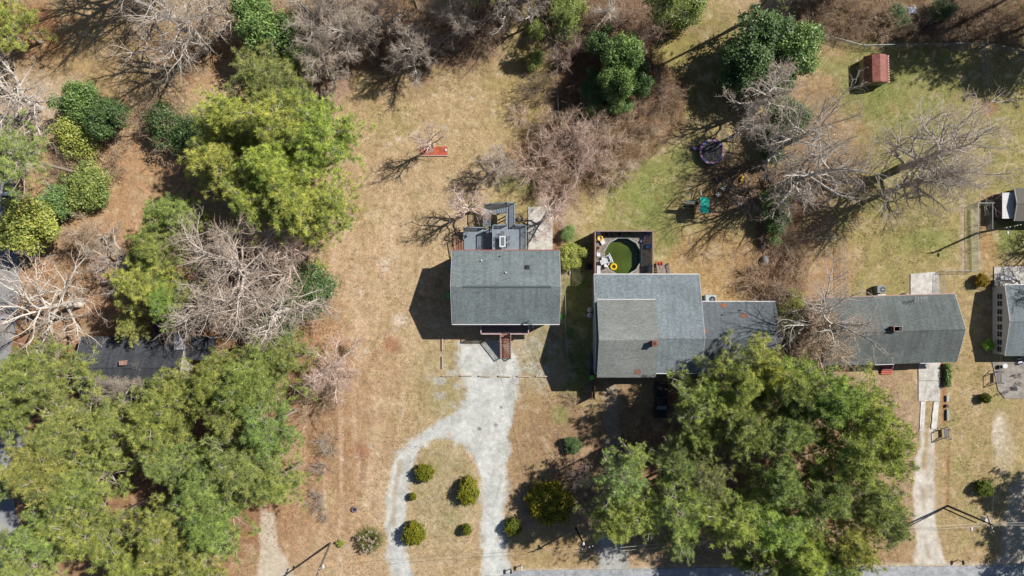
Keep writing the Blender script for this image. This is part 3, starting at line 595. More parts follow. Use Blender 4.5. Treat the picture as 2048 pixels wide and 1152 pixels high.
# ---- black roofed house under the pines ----
Gh = gable('house', 'dark shingled house half hidden under the pines on the left', (162, 673, 372, 800), 735, 3.0, 4.6, m_roofG, m_siding, .35, gut=())
def gadd():
    o = Gh['o']; Lc = lambda px, py, h: (wpx(px, py, h)[0]-o[0], wpx(px, py, h)[1]-o[1])
    x0, y1 = Lc(307, 631, 3.0); x1, y0 = Lc(346, 674, 3.0); mb = MB(); mb.add([(x0, y0, 3.3), (x1, y0, 3.3), (x1, y1, 2.9), (x0, y1, 2.9), (x0, y0, 3.15), (x1, y0, 3.15), (x1, y1, 2.75), (x0, y1, 2.75)], [(0, 1, 2, 3), (7, 6, 5, 4), (0, 4, 5, 1), (1, 5, 6, 2), (2, 6, 7, 3), (3, 7, 4, 0)])
    mb.build('porch_roof', m_roofG, Gh['t']); MB().box(x0+.2, y0, 0, x1-.2, y1-.2, 2.72).build('porch_wall', m_siding, Gh['t'])
    x0, y1 = Lc(353, 667, 3.2); x1, y0 = Lc(371, 698, 3.2); MB().box(x0, y0, 3.86, x1, y1, 3.98).build('roof_patch', mat('silver_roof_patch', sc(206, 212, 226), .4, n1=.15, s1=2), Gh['roof'])
    x0, y1 = Lc(372, 673, 2.6); x1, y0 = Lc(430, 720, 2.6); mb = MB(); mb.box(x0, y0, 2.5, x1, y1, 2.62); mb.build('carport_roof', m_roofG, Gh['t']); posts([(x1-.2, y1-.2), (x1-.2, y0+.2)], 2.49, m_white, Gh['t'])
    x, y = Lc(243, 726, 5.2); c = MB(); c.box(x-.3, y-.3, 3.6, x+.3, y+.3, 5.3); c.build('chimney', mat('pale_brick', sc(190, 150, 136), .9, n1=.2), Gh['roof'])
gadd()
t = thing('step_ladder', 'grey slatted back steps beside the dark shingled house on the left', 'steps', wpx(351, 654, .8)+(0,))
mb = MB()
for i in range(7): mb.box(-.5, -1.1+i*.32, .2+i*.14, .5, -.88+i*.32, .25+i*.14)
mb.build('tread', m_grwood, t); mb = MB()
for s in (-.55, .55): mb.bar((s, -1.2, .1), (s, 1.2, 1.15), .05, .2)
mb.build('stringer', m_grwood, t)
# ---- small barn shed ----
def shed():
    X0, Y1 = wpx(1733, 109, 2.3); X1, Y0 = wpx(1783, 164, 2.3); ox, oy = (X0+X1)/2, (Y0+Y1)/2; hx = (X1-X0)/2; hy = (Y1-Y0)/2
    t = thing('garden_shed', 'small barn shed with a rusty red metal roof on the green lawn', 'shed', (ox, oy, 0), math.radians(1.5))
    pr = [(-hx, 1.55), (-hx*.55, 2.35), (0, 2.65), (hx*.55, 2.35), (hx, 1.55)]
    m1 = mat('rusty_red_metal', sc(164, 100, 88), .6, n1=.25, s1=1.6, n2=.2, s2=6); m2 = mat('brown_rusted_metal', sc(136, 100, 76), .8, n1=.4, s1=2.2, n2=.2, s2=7)
    for i in range(4):
        (xa, za), (xb, zb) = pr[i], pr[i+1]
        mb = MB(); mb.profy([(xa, za), (xa, za-.04), (xb, zb-.04), (xb, zb)], -hy, hy); r = mb.build('roof_panel', m2 if i == 0 else m1, t)
        mb = MB()
        for yy in np.arange(-hy+.1, hy, .19): mb.bar((xa, yy, za+.012), (xb, yy, zb+.012), .035, .025)
        mb.build('rib', m2 if i == 0 else m1, r)
    mb = MB(); mb.profy([(-hx+.12, 0)]+[(x*.93, z-.08) for x, z in pr]+[(hx-.12, 0)], -hy+.15, hy-.15); w_ = mb.build('wall', mat('beige_shed_wall', sc(190, 180, 150), .7, n1=.12, s1=1.5), t)
    MB().box(-.6, -hy+.1, 0, .6, -hy+.147, 1.75).build('door', mat('shed_door', sc(150, 140, 120), .7), w_)
    mb = MB()
    for yy in np.arange(-hy+.1, hy, .38): mb.box(hx-.02, yy, 1.42, hx+.12, yy+.22, 1.5)
    mb.build('eave_bracket', m_white, t)
shed()
# ================= POOL DECK =================
ZP = 1.805
def pool_deck():
    zd = ZP-.005; zr = ZP+1.75; X0, Y1 = wpx(1190.5, 462, zr); X1, _ = wpx(1306, 462, zr); Y0 = B['o'][1]+B['y1']-.29
    cx, cy = wpx(1245.5, 512.5, zd); ox, oy = cx, cy; R = 2.82
    t = thing('pool_deck', 'silvered square wooden deck with a rail around the green pool', 'deck', (ox, oy, 0)); x0, x1, y0, y1 = X0-ox, X1-ox, Y0-oy, Y1-oy
    mb = MB(); y = y0; ap = R*math.cos(math.pi/12)
    while y < y1:
        ya, yb = y, min(y+.13, y1); ym = (ya+yb)/2
        if abs(ym) < ap:
            # chord of the twelve-sided opening
            c = min((R*math.cos(math.pi/12)-ym*math.sin(a))/math.cos(a) if abs(math.cos(a)) > .02 else 99 for a in [math.pi/6*k for k in (-2, -1, 0, 1, 2)])
            c = max(0.1, min(c, 3)); mb.box(x0, ya, zd-.04, -c, yb, zd); mb.box(c, ya, zd-.04, x1, yb, zd)
        else: mb.box(x0, ya, zd-.04, x1, yb, zd)
        y += .145
    fl = mb.build('deck_boards', m_agwood, t)
    mb = MB(); n = 12
    for k in range(n):
        a0, a1 = math.pi/6*(k-.5), math.pi/6*(k+.5); p = [(r*math.cos(a), r*math.sin(a)) for (r, a) in ((R-.05, a0), (R+.09, a0), (R+.09, a1), (R-.05, a1))]
        mb.prism(p, zd+.004, zd+.04)
    mb.build('pool_coping', mat('pale_coping_wood', sc(186, 180, 168), .8, n1=.2, s1=3), t)
    rl = MB(); 
    for (a, b) in (((x0, y0), (x0, y1)), ((x0, y1), (x1, y1)), ((x1, y1), (x1, y0))):
        rl.bar(a+(zr,), b+(zr,), .17, .045)
    rl.build('rail_cap', m_agrail, t)
    for (a, b) in (((x0, y0), (x0, y1)), ((x0, y1), (x1, y1)), ((x1, y1), (x1, y0))):
        pk = MB(); d = math.hypot(b[0]-a[0], b[1]-a[1]); n = int(d/.15)
        for k in range(n):
            u = (k+.5)/n; x, y = a[0]+(b[0]-a[0])*u, a[1]+(b[1]-a[1])*u
            if a[0] == b[0]: pk.box(x-.015, y-.06, .05, x+.015, y+.06, zr-.03)
            else: pk.box(x-.06, y-.015, .05, x+.06, y+.015, zr-.03)
        pk.build('picket_side', m_cedar, t)
    # pool shell and water
    p = thing('swimming_pool', 'round above ground pool of murky green water in the wooden deck', 'pool', (ox, oy, 0))
    pts = [(R*.985*math.cos(math.pi/6*(k-.5)), R*.985*math.sin(math.pi/6*(k-.5))) for k in range(12)]
    sh = MB(); 
    for k in range(12):
        a, b = pts[k], pts[(k+1) % 12]; q = [a, b, (b[0]*.975, b[1]*.975), (a[0]*.975, a[1]*.975)]; sh.prism(q, 0, zd+.0)
    sh.build('liner', mat('pool_liner', sc(120, 140, 150), .5), p)
    wm = mat('murky_green_water', sc(80, 96, 36), .04, n1=.28, s1=.4, n2=.0, s2=3, spec=.5)
    MB().prism([(x*.974, y*.974) for x, y in pts], .02, .72).build('water', wm, p)
pool_deck()
yel = mat('yellow_vinyl', sc(250, 200, 40), .35, n1=.04); wpl = mat('white_plastic', sc(240, 240, 244), .4, n1=.04)
def at(px, py, z): return wpx(px, py, z)+(z,)
x, y, z = at(1227, 533.5, .8); o = MB((x, y, .70)).torus((x, y, .80), .40, .15, 32, 12).build('swim_ring', yel, smooth=True); o.location = (x, y, .70); tag(o, 'yellow swim ring floating on the green water', 'swim ring')
def lounge(px, py, a, m, lab, towel=None):
    x, y, z = at(px, py, 1.4); t = thing('lounge_chair', lab, 'lounge chair', (x, y, ZP), a); mb = MB(); mb.box(-.3, -.95, .27, .3, .42, .32); s = mb.build('seat', m, t)
    mb = MB(); mb.add([(-.3, .43, .28), (.3, .43, .28), (.3, 1.0, .72), (-.3, 1.0, .72), (-.3, .43, .33), (.3, .43, .33), (.3, 1.0, .77), (-.3, 1.0, .77)], [(3, 2, 1, 0), (4, 5, 6, 7), (0, 1, 5, 4), (1, 2, 6, 5), (2, 3, 7, 6), (3, 0, 4, 7)]); mb.build('backrest', m, t)
    for (u, v) in ((-.25, -.85), (.25, -.85), (-.25, .35), (.25, .35)): MB().box(u-.02, v-.02, 0, u+.02, v+.02, .268).build('leg', wpl, t)
    return t
lounge(1200.5, 477.5, math.radians(27), wpl, 'white lounge chair with a yellow ring on it in the deck corner')
x, y, z = at(1199, 477, 1.7); o = MB().torus((x, y, 2.25), .33, .12, 28, 10).build('swim_ring', yel, smooth=True); tag(o, 'yellow swim ring lying on the white lounge chair', 'swim ring')
lounge(1289, 476, math.radians(-38), mat('slate_blue_canvas', sc(110, 124, 150), .8), 'slate blue lounge chair with a pink towel at the deck corner')
x, y, z = at(1286.5, 480, 1.5); o = MB().obox(x, y, 2.132, .42, .85, .03, math.radians(-30)).build('towel', mat('pink_towel', sc(206, 140, 160), .95, n1=.3, s1=4)); tag(o, 'pink patterned towel spread on the slate blue lounge chair', 'towel')
m_terra = mat('terracotta', sc(176, 120, 96), .8, n1=.1); m_potd = mat('dark_pot', sc(90, 80, 80), .7); m_lime = mat('lime_leaf', sc(140, 170, 40), .6, n1=.2, s1=9)
for (px, py, m, pl, lab) in ((1212, 469.5, m_terra, 0, 'empty pale terracotta pot beside the yellow ringed lounge chair'), (1225.5, 470, m_potd, 1, 'dark pot of lime leaves second from the left along the deck rail'), (1237.5, 469.5, m_terra, 0, 'brick coloured pot in the middle of the row along the deck rail'), (1250, 470, m_potd, 1, 'dark pot with a small yellow green plant right of the middle pot'), (1264, 467.5, m_potd, 1, 'dark pot with the largest lime plant at the right of the row'), (1194.5, 496.5, m_terra, 0, 'terracotta pot standing alone by the left deck rail')):
    x, y, z = at(px, py, 1.5); t = thing('flower_pot', lab, 'flower pot', (x, y, ZP), 0, 'pots on the pool deck'); mb = MB(); mb.cyl(0, 0, 0, .30, .16, 18, .26); mb.torus((0, 0, .31), .27, .035, 20, 6); mb.build('pot', m, t); MB().cyl(0, 0, .301, .306, .24, 16).build('soil', mat('potting_soil', (.03, .02, .015, 1), .9), t)
    if pl:
        mb = MB(); rr = random.Random(int(px))
        for k in range(60):
            a = rr.uniform(0, 6.28); l = rr.uniform(.12, .34); h = rr.uniform(.3, .6); c, s = math.cos(a), math.sin(a)
            mb.add([(0, 0, .3), (c*l*.6-s*.05, s*l*.6+c*.05, h), (c*l, s*l, h-.05), (c*l*.6+s*.05, s*l*.6-c*.05, h)], [(0, 1, 2, 3)])
        mb.build('plant', m_lime, t)
def pchair(px, py, a, lab, m=None, z0=ZP, grp=None, s=.27):
    x, y, z = at(px, py, 1.6); t = thing('patio_chair', lab, 'chair', (x, y, z0), a, grp); m = m or wpl
    MB().box(-s, -s, .40, s, s, .44).build('seat', m, t); mb = MB()
    for k in range(5): mb.box(-s+.02+k*(2*s-.1)/4, s-.03, .442, -s+.08+k*(2*s-.1)/4, s, .86)
    mb.box(-s, s-.035, .862, s, s+.005, .92); mb.build('backrest', m, t)
    for (u, v) in ((-1, -1), (1, -1), (-1, 1), (1, 1)): MB().box(u*(s-.04)-.02, v*(s-.04)-.02, 0, u*(s-.04)+.02, v*(s-.04)+.02, .398).build('leg', m, t)
    return t
pchair(1195.7, 509.5, 1.57, 'white plastic chair by the left rail of the pool deck')
pchair(1206, 517, .3, 'white chair on the upper side of the white deck table'); pchair(1211, 531, 2.9, 'white chair on the lower side of the white deck table, by the pool')
def ptable():
    x, y, z = at(1207, 523.5, 1.8); t = thing('patio_table', 'white slatted table among white chairs beside the pool ladder', 'table', (x, y, ZP), .35)
    mb = MB()
    for k in range(7): mb.box(-.55+k*.16, -.36, .68, -.43+k*.16, .36, .71)
    mb.build('table_top', wpl, t)
    for (u, v) in ((-.45, -.3), (.45, -.3), (-.45, .3), (.45, .3)): MB().box(u-.025, v-.025, 0, u+.025, v+.025, .678).build('leg', wpl, t)
ptable()
def ladder():
    x, y, z = at(1217, 518, 1.9); t = thing('pool_ladder', 'white pool ladder with a curved top rail at the left of the pool', 'ladder', (x, y, 1.0), math.radians(24))
    for s in (-.5, .5):
        MB().tube([(.35, s, .2), (.3, s, 1.1), (.2, s, 1.5), (-.05, s, 1.62), (-.3, s, 1.5), (-.35, s, .8)], .07, 10).build('rail', wpl, t, smooth=True)
    mb = MB()
    for k in range(4): mb.box(-.1+.1*k, -.45, 1.25-.25*k, .12+.1*k, .45, 1.30-.25*k)
    mb.build('step', wpl, t)
    MB().tube([(.26, -.75, 1.55), (.32, 0, 1.6), (.26, .75, 1.55)], [.13, .08, .13], 10).build('top_bar', wpl, t, smooth=True)
ladder()
x, y, z = at(1215.5, 528, 1.4); t = thing('side_table', 'small round white table beside the floating yellow ring', 'table', (x-.1, y, ZP)); MB().cyl(0, 0, .40, .44, .22, 20).build('table_top', wpl, t); MB().cyl(0, 0, 0, .398, .05, 10, .03).build('leg', wpl, t)
x, y, z = at(1196, 540, 1.5); t = thing('bench', 'long white bench at the lower left corner of the pool deck', 'bench', (x, y, ZP)); mb = MB()
for k in range(4): mb.box(-.25+k*.13, -.62, .40, -.14+k*.13, .62, .44)
mb.build('seat', wpl, t)
for (u, v) in ((-.2, -.5), (.2, -.5), (-.2, .5), (.2, .5)): MB().box(u-.025, v-.025, 0, u+.025, v+.025, .398).build('leg', wpl, t)
def crate(px, py, z0, lx, ly, h, m, name, lab, cat, a=0):
    x, y, z = at(px, py, z0+h); t = thing(name, lab, cat, (x, y, z0), a); mb = MB(); e = .03
    mb.box(-lx/2, -ly/2, 0, lx/2, ly/2, .03); mb.box(-lx/2, -ly/2, .031, -lx/2+e, ly/2, h); mb.box(lx/2-e, -ly/2, .031, lx/2, ly/2, h); mb.box(-lx/2+e, -ly/2, .031, lx/2-e, -ly/2+e, h); mb.box(-lx/2+e, ly/2-e, .031, lx/2-e, ly/2, h)
    mb.build('box', m, t); return t
c = crate(1297.5, 492.5, ZP, .8, .62, .45, mat('pale_blue_plastic', sc(160, 190, 226), .4, n1=.08), 'storage_crate', 'pale blue open crate at the right rail of the pool deck', 'crate'); MB().box(-.34, -.25, .2, .34, .25, .32).build('contents', mat('blue_cloth', sc(100, 140, 200), .8, n1=.3, s1=8), c)
def grill(px, py, z0, lab, m, a=0):
    x, y, z = at(px, py, z0+1); t = thing('barbecue_grill', lab, 'grill', (x, y, z0), a); mb = MB(); n = 10
    pr = [(-.28, .55), (-.30, .85)]+[(-.30+.60*k/8, .85+.22*math.sin(math.pi*k/8)) for k in range(1, 8)]+[(.30, .85), (.28, .55)]
    mb.profx([(p[0], p[1]) for p in pr], -.42, .42); mb.build('lid', m, t, bevel=.02); mb = MB(); mb.box(-.4, -.24, .1, .4, .24, .548); mb.build('cabinet', m, t)
    MB().box(.43, -.2, .82, .72, .2, .86).build('side_shelf', m, t); MB().tube([(-.25, -.36, .82), (.25, -.36, .82)], .02, 8).build('handle', m_galv, t)
    for (u, v) in ((-.36, -.2), (.36, -.2), (-.36, .2), (.36, .2)): MB().cyl(u, v, 0, .1, .05, 8).build('wheel', m_dark, t)
grill(1298.5, 536, ZP, 'grey covered barbecue at the lower right corner of the pool deck', mat('grey_cover', sc(120, 134, 140), .7, n1=.1, s1=3), 1.57)
def pool_steps():
    X0, Y1 = wpx(1312, 531, 1); X1, Y0 = wpx(1341, 549, 1); t = thing('deck_steps', 'grey wooden steps behind the pool house, next to the red toy slide', 'steps', ((X0+X1)/2, (Y0+Y1)/2, 0)); w_ = (X1-X0)/2; h = (Y1-Y0)/2+.3
    mb = MB()
    for k in range(6): mb.box(-w_*.8, h-.28*(k+1)+.03, .18*(k+1)-.04, w_*.8, h-.28*k, .18*(k+1))
    mb.build('tread', m_agwood, t)
    for s in (-1, 1):
        mb = MB(); railing(mb, [(s*w_*.85, h, 0), (s*w_*.85, -h-.2, 1.1)], .8, .24); mb.build('railing', m_agrail, t)
pool_steps()
def toy_slide():
    x, y, z = at(1321, 527.5, .6); t = thing('toy_slide', 'small red plastic toy slide at the top of the grey deck steps', 'slide', (x, y, 0), .15); red = mat('red_plastic', sc(236, 84, 70), .4)
    mb = MB(); mb.profx([(-.35, .05), (-.35, .12), (.1, .62), (.3, .62), (.3, .5), (.12, .5)], -.22, .22); mb.build('chute', red, t)
    mb = MB(); mb.profx([(-.38, .05), (-.38, .2), (.1, .74), (.3, .74), (.3, .55), (.1, .55)], -.27, -.221); mb.profx([(-.38, .05), (-.38, .2), (.1, .74), (.3, .74), (.3, .55), (.1, .55)], .221, .27); mb.build('side_wall', red, t)
    mb = MB(); mb.bar((-.75, .1, .5), (-.2, .2, .6), .2, .12); mb.bar((-.15, .3, 0), (-.15, .3, .55), .06); mb.bar((.15, .3, 0), (.15, .3, .55), .06); mb.build('ladder', red, t)
toy_slide()
# ================= YARD OBJECTS =================
def trampoline():
    x, y, z = at(1424, 303, .85); t = thing('trampoline', 'round black trampoline with a pink and blue padded rim', 'trampoline', (x, y, 0)); R = 1.78
    MB().cyl(0, 0, .80, .83, R*.86, 40).build('jumping_mat', mat('black_mesh_mat', (.035, .037, .038, 1), .7, n1=.3, s1=1.4), t)
    cols = [mat('pink_pad', sc(190, 130, 170), .6, n1=.2, s1=4), mat('blue_pad', sc(110, 110, 170), .6, n1=.2, s1=4), mat('faded_pad', sc(206, 180, 190), .6, n1=.2, s1=4)]
    for k in range(12):
        mb = MB(); a0 = k*math.pi/6
        for j in range(3):
            b0 = a0+j*math.pi/18; b1 = b0+math.pi/18
            mb.prism([(r*math.cos(a), r*math.sin(a)) for r, a in ((R*.865, b0), (R*1.05, b0), (R*1.05, b1), (R*.865, b1))], .835, .87)
        mb.build('rim_pad', cols[[0, 1, 0, 2, 1, 0, 0, 1, 2, 0, 1, 2][k]], t)
    MB().torus((0, 0, .80), R*1.02, .03, 36, 6).build('frame', m_galv, t)
    for k in range(6):
        a = k*math.pi/3+.4; mb = MB(); c, s = R*1.04*math.cos(a), R*1.04*math.sin(a); mb.tube([(c*.97, s*.97, .78), (c, s, .05), (c*1.03, s*1.03, .03)], .025, 8); mb.build('leg', m_galv, t)
    mb = MB()
    for k in range(6):
        a = k*math.pi/3+.4; c, s = R*1.1*math.cos(a), R*1.1*math.sin(a); mb.tube([(c, s, .1), (c, s, 1.5), (c*.99, s*.99, 1.9)], .02, 6)
    mb.build('net_pole', mat('purple_foam', sc(120, 90, 150), .7), t)
trampoline()
x, y, z = at(1392, 297, .4); t = thing('toy_car', 'small purple ride-on toy beside the black trampoline', 'toy', (x, y, 0), -.3)
MB().box(-.6, -.25, .1, .6, .25, .3).build('body', mat('purple_plastic', sc(96, 92, 140), .5), t, bevel=.05); MB().ball((-.35, 0, .3), .2, .2, .25).build('head', mat('lilac_plastic', sc(170, 160, 190), .5), t)
for (u, v) in ((-.4, -.3), (.4, -.3), (-.4, .3), (.4, .3)): MB().tube([(u, v-.04, .12), (u, v+.04, .12)], .12, 12).build('wheel', m_dark, t)
def swing_set():
    wd = mat('play_set_wood', sc(172, 120, 96), .8, n1=.2, s1=5); teal = mat('teal_canvas', sc(20, 180, 160), .6, n1=.10, s1=3); dk = mat('dark_green_plastic', sc(20, 84, 84), .5)
    x, y, z = at(1409, 410, 2.9); t = thing('play_set', 'wooden swing set with a teal canvas roof and dark green slide', 'play set', (x, y, 0), -.03)
    hx, hy = .66, 1.12
    mb = MB(); n = 8
    pr = [(-hy+2*hy*k/n, 2.75+.38*math.sin(math.pi*k/n)) for k in range(n+1)]; mb.profx(pr+[(a, b-.02) for a, b in pr[::-1]], -hx, hx); mb.build('canopy', teal, t)
    posts([(-hx+.06, -hy+.1), (hx-.06, -hy+.1), (-hx+.06, hy-.1), (hx-.06, hy-.1)], 2.74, wd, t, .1)
    mb = MB(); boards(mb, -hx-.25, -hy, hx, hy, 1.4); mb.build('platform', wd, t)
    mb = MB(); mb.bar((-hx, .1, 2.35), (-3.1, .35, 2.35), .12); 
    for s in (-1, 1): mb.bar((-3.05, .35, 2.35), (-3.3, .35+s*1.1, 0), .1)
    mb.build('swing_beam', wd, t)
    for k in range(2):
        mb = MB(); xx = -1.3-k*.95
        for s in (-.22, .22): mb.bar((xx+s, .2, 2.3), (xx+s, .05, .5), .025)
        mb.box(xx-.25, -.08, .46, xx+.25, .16, .5); mb.build('swing', dk, t)
    mb = MB(); mb.bar((-hx-.1, .3, 2.2), (-hx-2.1, .38, 2.3), .55, .12); mb.build('awning', dk, t)
    mb = MB(); mb.bar((0, hy, 1.3), (-.1, hy+1.9, .15), .06, .12); mb.bar((.0, hy, 1.42), (-.1, hy+2.0, 1.0), .1, .05); mb.build('climbing_rail', mat('pale_rail', sc(210, 190, 180), .7), t)
swing_set()
pchair(1440.5, 387, .6, 'white plastic chair nearest the teal canopy of the play set', z0=0, grp='chairs left among the branches'); pchair(1451.5, 374.5, 2.4, 'grey white chair just above the white chair near the teal canopy', mat('greyed_plastic', sc(176, 184, 190), .5), 0, 'chairs left among the branches'); pchair(1443, 359, 1.4, 'faded blue chair in the branch shadow below the trampoline', mat('faded_blue_plastic', sc(84, 100, 120), .6), 0, 'chairs left among the branches')
x, y, z = at(1485, 357, .4); t = thing('toy_truck', 'yellow plastic toy lying among the bare branches', 'toy', (x, y, 0), 1.2); MB().box(-.42, -.16, .1, .42, .16, .3).build('body', yel, t, bevel=.03); MB().box(.05, -.14, .301, .3, .14, .45).build('cab', yel, t)
for (u, v) in ((-.3, -.18), (.3, -.18), (-.3, .18), (.3, .18)): MB().tube([(u, v-.03, .1), (u, v+.03, .1)], .1, 10).build('wheel', m_dark, t)
# covered round thing in the hedge row
x, y, z = at(1532, 521, .6); mb = MB(); mb.ball((x, y, .0), .62, .82, .75, 16, 6, 0.0); mb.torus((x, y, .12), .72, .08, 20, 6, .78); o = mb.build('covered_boat', mat('grey_tarp', sc(150, 152, 156), .7, n1=.2, s1=3), smooth=True); tag(o, 'grey tarp covered mound in the shade by the hedgerow', 'tarp')
def ac(px, py, lab, w_=1.0, h=.9, a=0, col=(190, 204, 208)):
    x, y, z = at(px, py, h); t = thing('air_conditioner', lab, 'air conditioner', (x, y, 0), a, 'outdoor cooling units'); m = mat('ac_casing%d' % col[0], sc(*col), .5, n1=.08)
    MB().box(-w_/2, -w_*.42, .05, w_/2, w_*.42, h).build('casing', m, t, bevel=.03); MB().cyl(w_*.12, 0, h+.001, h+.02, w_*.3, 24).build('fan_recess', m_dark, t)
    mb = MB()
    for k in range(4): aa = k*math.pi/2; mb.obox(w_*.12+.13*math.cos(aa), .13*math.sin(aa), h+.022, .24, .06, .01, aa)
    mb.cyl(w_*.12, 0, h+.022, h+.05, .08, 12); mb.build('fan', m_galv, t)
ac(1422, 599, 'pale grey cooling unit behind the wing of the pool house', 1.6, .8, 0); ac(1763.5, 579, 'boxy grey cooling unit behind the weathered grey green house', 1.3, 1.15, 0, (134, 142, 144)); 
x, y, z = at(1763, 591, .6); o = MB().box(x-.6, y-.25, 0, x+.6, y+.2, .7).build('meter_cabinet', m_white, bevel=.02); tag(o, 'low white cabinet between the boxy cooling unit and the house', 'cabinet')
t = thing('spigot_box', 'small pink and white box beside the rear concrete pad', 'box', wpx(1812, 589, .4)+(0,)); MB().box(-.3, -.2, 0, .3, .2, .45).build('box', m_pinkw, t); MB().box(-.32, -.22, .452, .05, .22, .5).build('lid', m_dark, t)
def bin_(px, py, lab, lid, body, a=0, h=1.05):
    x, y, z = at(px, py, h); t = thing('wheeled_bin', lab, 'bin', (x, y, 0), a, 'wheeled rubbish bins'); mb = MB(); mb.add([(-.24, -.28, .06), (.24, -.28, .06), (.24, .28, .06), (-.24, .28, .06), (-.3, -.34, h), (.3, -.34, h), (.3, .34, h), (-.3, .34, h)], [(3, 2, 1, 0), (4, 5, 6, 7), (0, 1, 5, 4), (1, 2, 6, 5), (2, 3, 7, 6), (3, 0, 4, 7)])
    mb.build('body', body, t); MB().box(-.32, -.37, h+.001, .32, .36, h+.07).build('lid', lid, t, bevel=.02)
    for s in (-.26, .26): MB().tube([(s-.03, .34, .1), (s+.03, .34, .1)], .1, 12).build('wheel', m_dark, t)
    return t
lime = mat('lime_green_plastic', sc(110, 236, 84), .4); dkg = mat('dark_green_bin', sc(40, 70, 50), .5)
bin_(897, 591, 'lime lidded bin against the west wall of the raised house', lime, dkg); bin_(1120, 634, 'lime lidded bin at the east wall of the raised house', lime, dkg); bin_(1183.5, 755.5, 'lime lidded bin by the corner of the pool house', lime, dkg); bin_(1184.5, 744, 'dark lidded bin just above the lime lidded bin at the pool house corner', mat('dark_teal_lid', sc(30, 50, 60), .4), m_dark)
x, y, z = at(899, 531, .9); o = MB().box(x-.3, y-.42, 0, x+.3, y+.42, .9).build('heat_pump', mat('mid_grey_casing', sc(150, 156, 160), .5), bevel=.03); tag(o, 'grey box standing at the upper west corner of the raised house', 'cabinet')  # casing in one even mid grey
for (px, py, lab) in ((1181, 620, 'upper of the two round white gas tanks'), (1180.5, 631, 'lower of the two round white gas tanks')):
    x, y, z = at(px, py, 1.2); t = thing('gas_tank', lab+' beside the pale wall', 'gas tank', (x, y, 0), 0, 'gas tanks beside the wall'); mb = MB(); mb.cyl(0, 0, .1, .95, .38, 24); mb.ball((0, 0, .95), .38, .38, .22, 24, 6, 0.0); mb.build('tank', mat('white_tank', sc(206, 208, 212), .4), t, smooth=True); MB().torus((0, 0, 1.2), .14, .03, 16, 6).build('collar', m_galv, t); MB().cyl(0, 0, -.02, .099, .3, 16).build('foot_ring', m_dark, t)
x, y, z = at(1177, 534, .7); o = MB().box(x-.42, y-.42, 0, x+.42, y+.42, .75).build('pump_box', mat('black_plastic_box', (.015, .015, .02, 1), .5), bevel=.04); tag(o, 'black square box on the shaded grass beside the pool deck', 'box')
x, y, z = at(1183, 720, .6); o = MB().box(x-.14, y-1.3, 0, x+.12, y+1.0, .9).build('leaning_boards', mat('bluish_boards', sc(80, 96, 110), .7)); tag(o, 'dark bluish boards leaning on the pale wall above the bins', 'boards')
# tall dark brown upright panel below the pool house corner
x, y, z = at(1187, 775, 1.0); mb = MB(); mb.bar((x, y+1.2, 1.9), (x, y-1.6, 1.9), .09, 2.6); o = mb.build('dark_panel', mat('dark_brown_panel', sc(90, 76, 66), .8, n1=.2)); o.location.z = .05; tag(o, 'tall dark upright panel running down from the pool house corner', 'fence')
# ---- timbers marking the parking strip ----
m_tim = mat('pale_landscape_timber', sc(206, 188, 168), .85, n1=.2, s1=5); src = None
TT = [(895.5, 752, 0, 'first timber from the left in the row below the raised house'), (932, 752, -.03, 'second timber from the left in the row below the raised house'), (969.5, 752.5, -.04, 'third timber from the left, lying on the pale gravel'), (1009, 753, -.06, 'fourth timber from the left, lying slightly tilted on the gravel'), (1047, 753, -.02, 'fifth timber from the left, at the right gravel edge'), (1084, 753, 0, 'last timber on the right, ending in the house shadow'), (884.5, 689, 1.57, 'upright lying timber touching the house shadow'), (884.5, 725, 1.57, 'lower of the two timbers pointing toward the house')]
for i, (px, py, a, lab) in enumerate(TT):
    x, y, z = at(px, py, .2)
    if src is None: src = MB().box(-.93, -.085, 0, .93, .085, .18).build('landscape_timber', m_tim, bevel=.02); o = src
    else: o = src.copy(); COL.objects.link(o)
    o.location = (x, y, 0); o.rotation_euler.z = a; tag(o, lab, 'timber', 'landscape timbers around the parking strip')
# ---- deck furniture of the raised house ----
x, y, z = at(1005, 483, 3.6); t = thing('patio_table', 'white framed glass table on the blue grey upper deck', 'table', (x, y, 2.905)); mb = MB(); mb.box(-.44, -.80, .70, -.27, .80, .74); mb.box(.27, -.80, .70, .44, .80, .74); mb.box(-.27, -.80, .70, .27, -.62, .74); mb.box(-.27, .62, .70, .27, .80, .74); mb.build('table_frame', wpl, t)
MB().box(-.27, -.62, .71, .27, .62, .73).build('table_glass', mat('grey_table_glass', sc(120, 140, 142), .1, spec=.6), t)
for (u, v) in ((-.4, -.75), (.4, -.75), (-.4, .75), (.4, .75)): MB().box(u-.025, v-.025, 0, u+.025, v+.025, .698).build('leg', wpl, t)
m_wire = mat('black_wire', (.03, .03, .032, 1), .4)
def wchair(px, py, z0, a, lab, grp):
    x, y, z = at(px, py, z0+.6); t = thing('wire_chair', lab, 'chair', (x, y, z0+.005), a, grp); mb = MB()
    for k in range(6): mb.box(-.24+k*.09, -.24, .40, -.215+k*.09, .24, .42)
    mb.box(-.25, -.25, .395, .25, -.22, .43); mb.box(-.25, .22, .395, .25, .25, .43); mb.build('seat', m_wire, t); mb = MB()
    for k in range(6): mb.bar((-.23+k*.09, .24, .43), (-.23+k*.09, .36, .95), .022)
    mb.bar((-.25, .36, .95), (.25, .36, .95), .035); mb.build('backrest', m_wire, t)
    for (u, v) in ((-.22, -.22), (.22, -.22), (-.22, .22), (.22, .22)): MB().box(u-.015, v-.015, 0, u+.015, v+.015, .393).build('leg', m_wire, t)
g = 'black wire chairs around the white framed table'
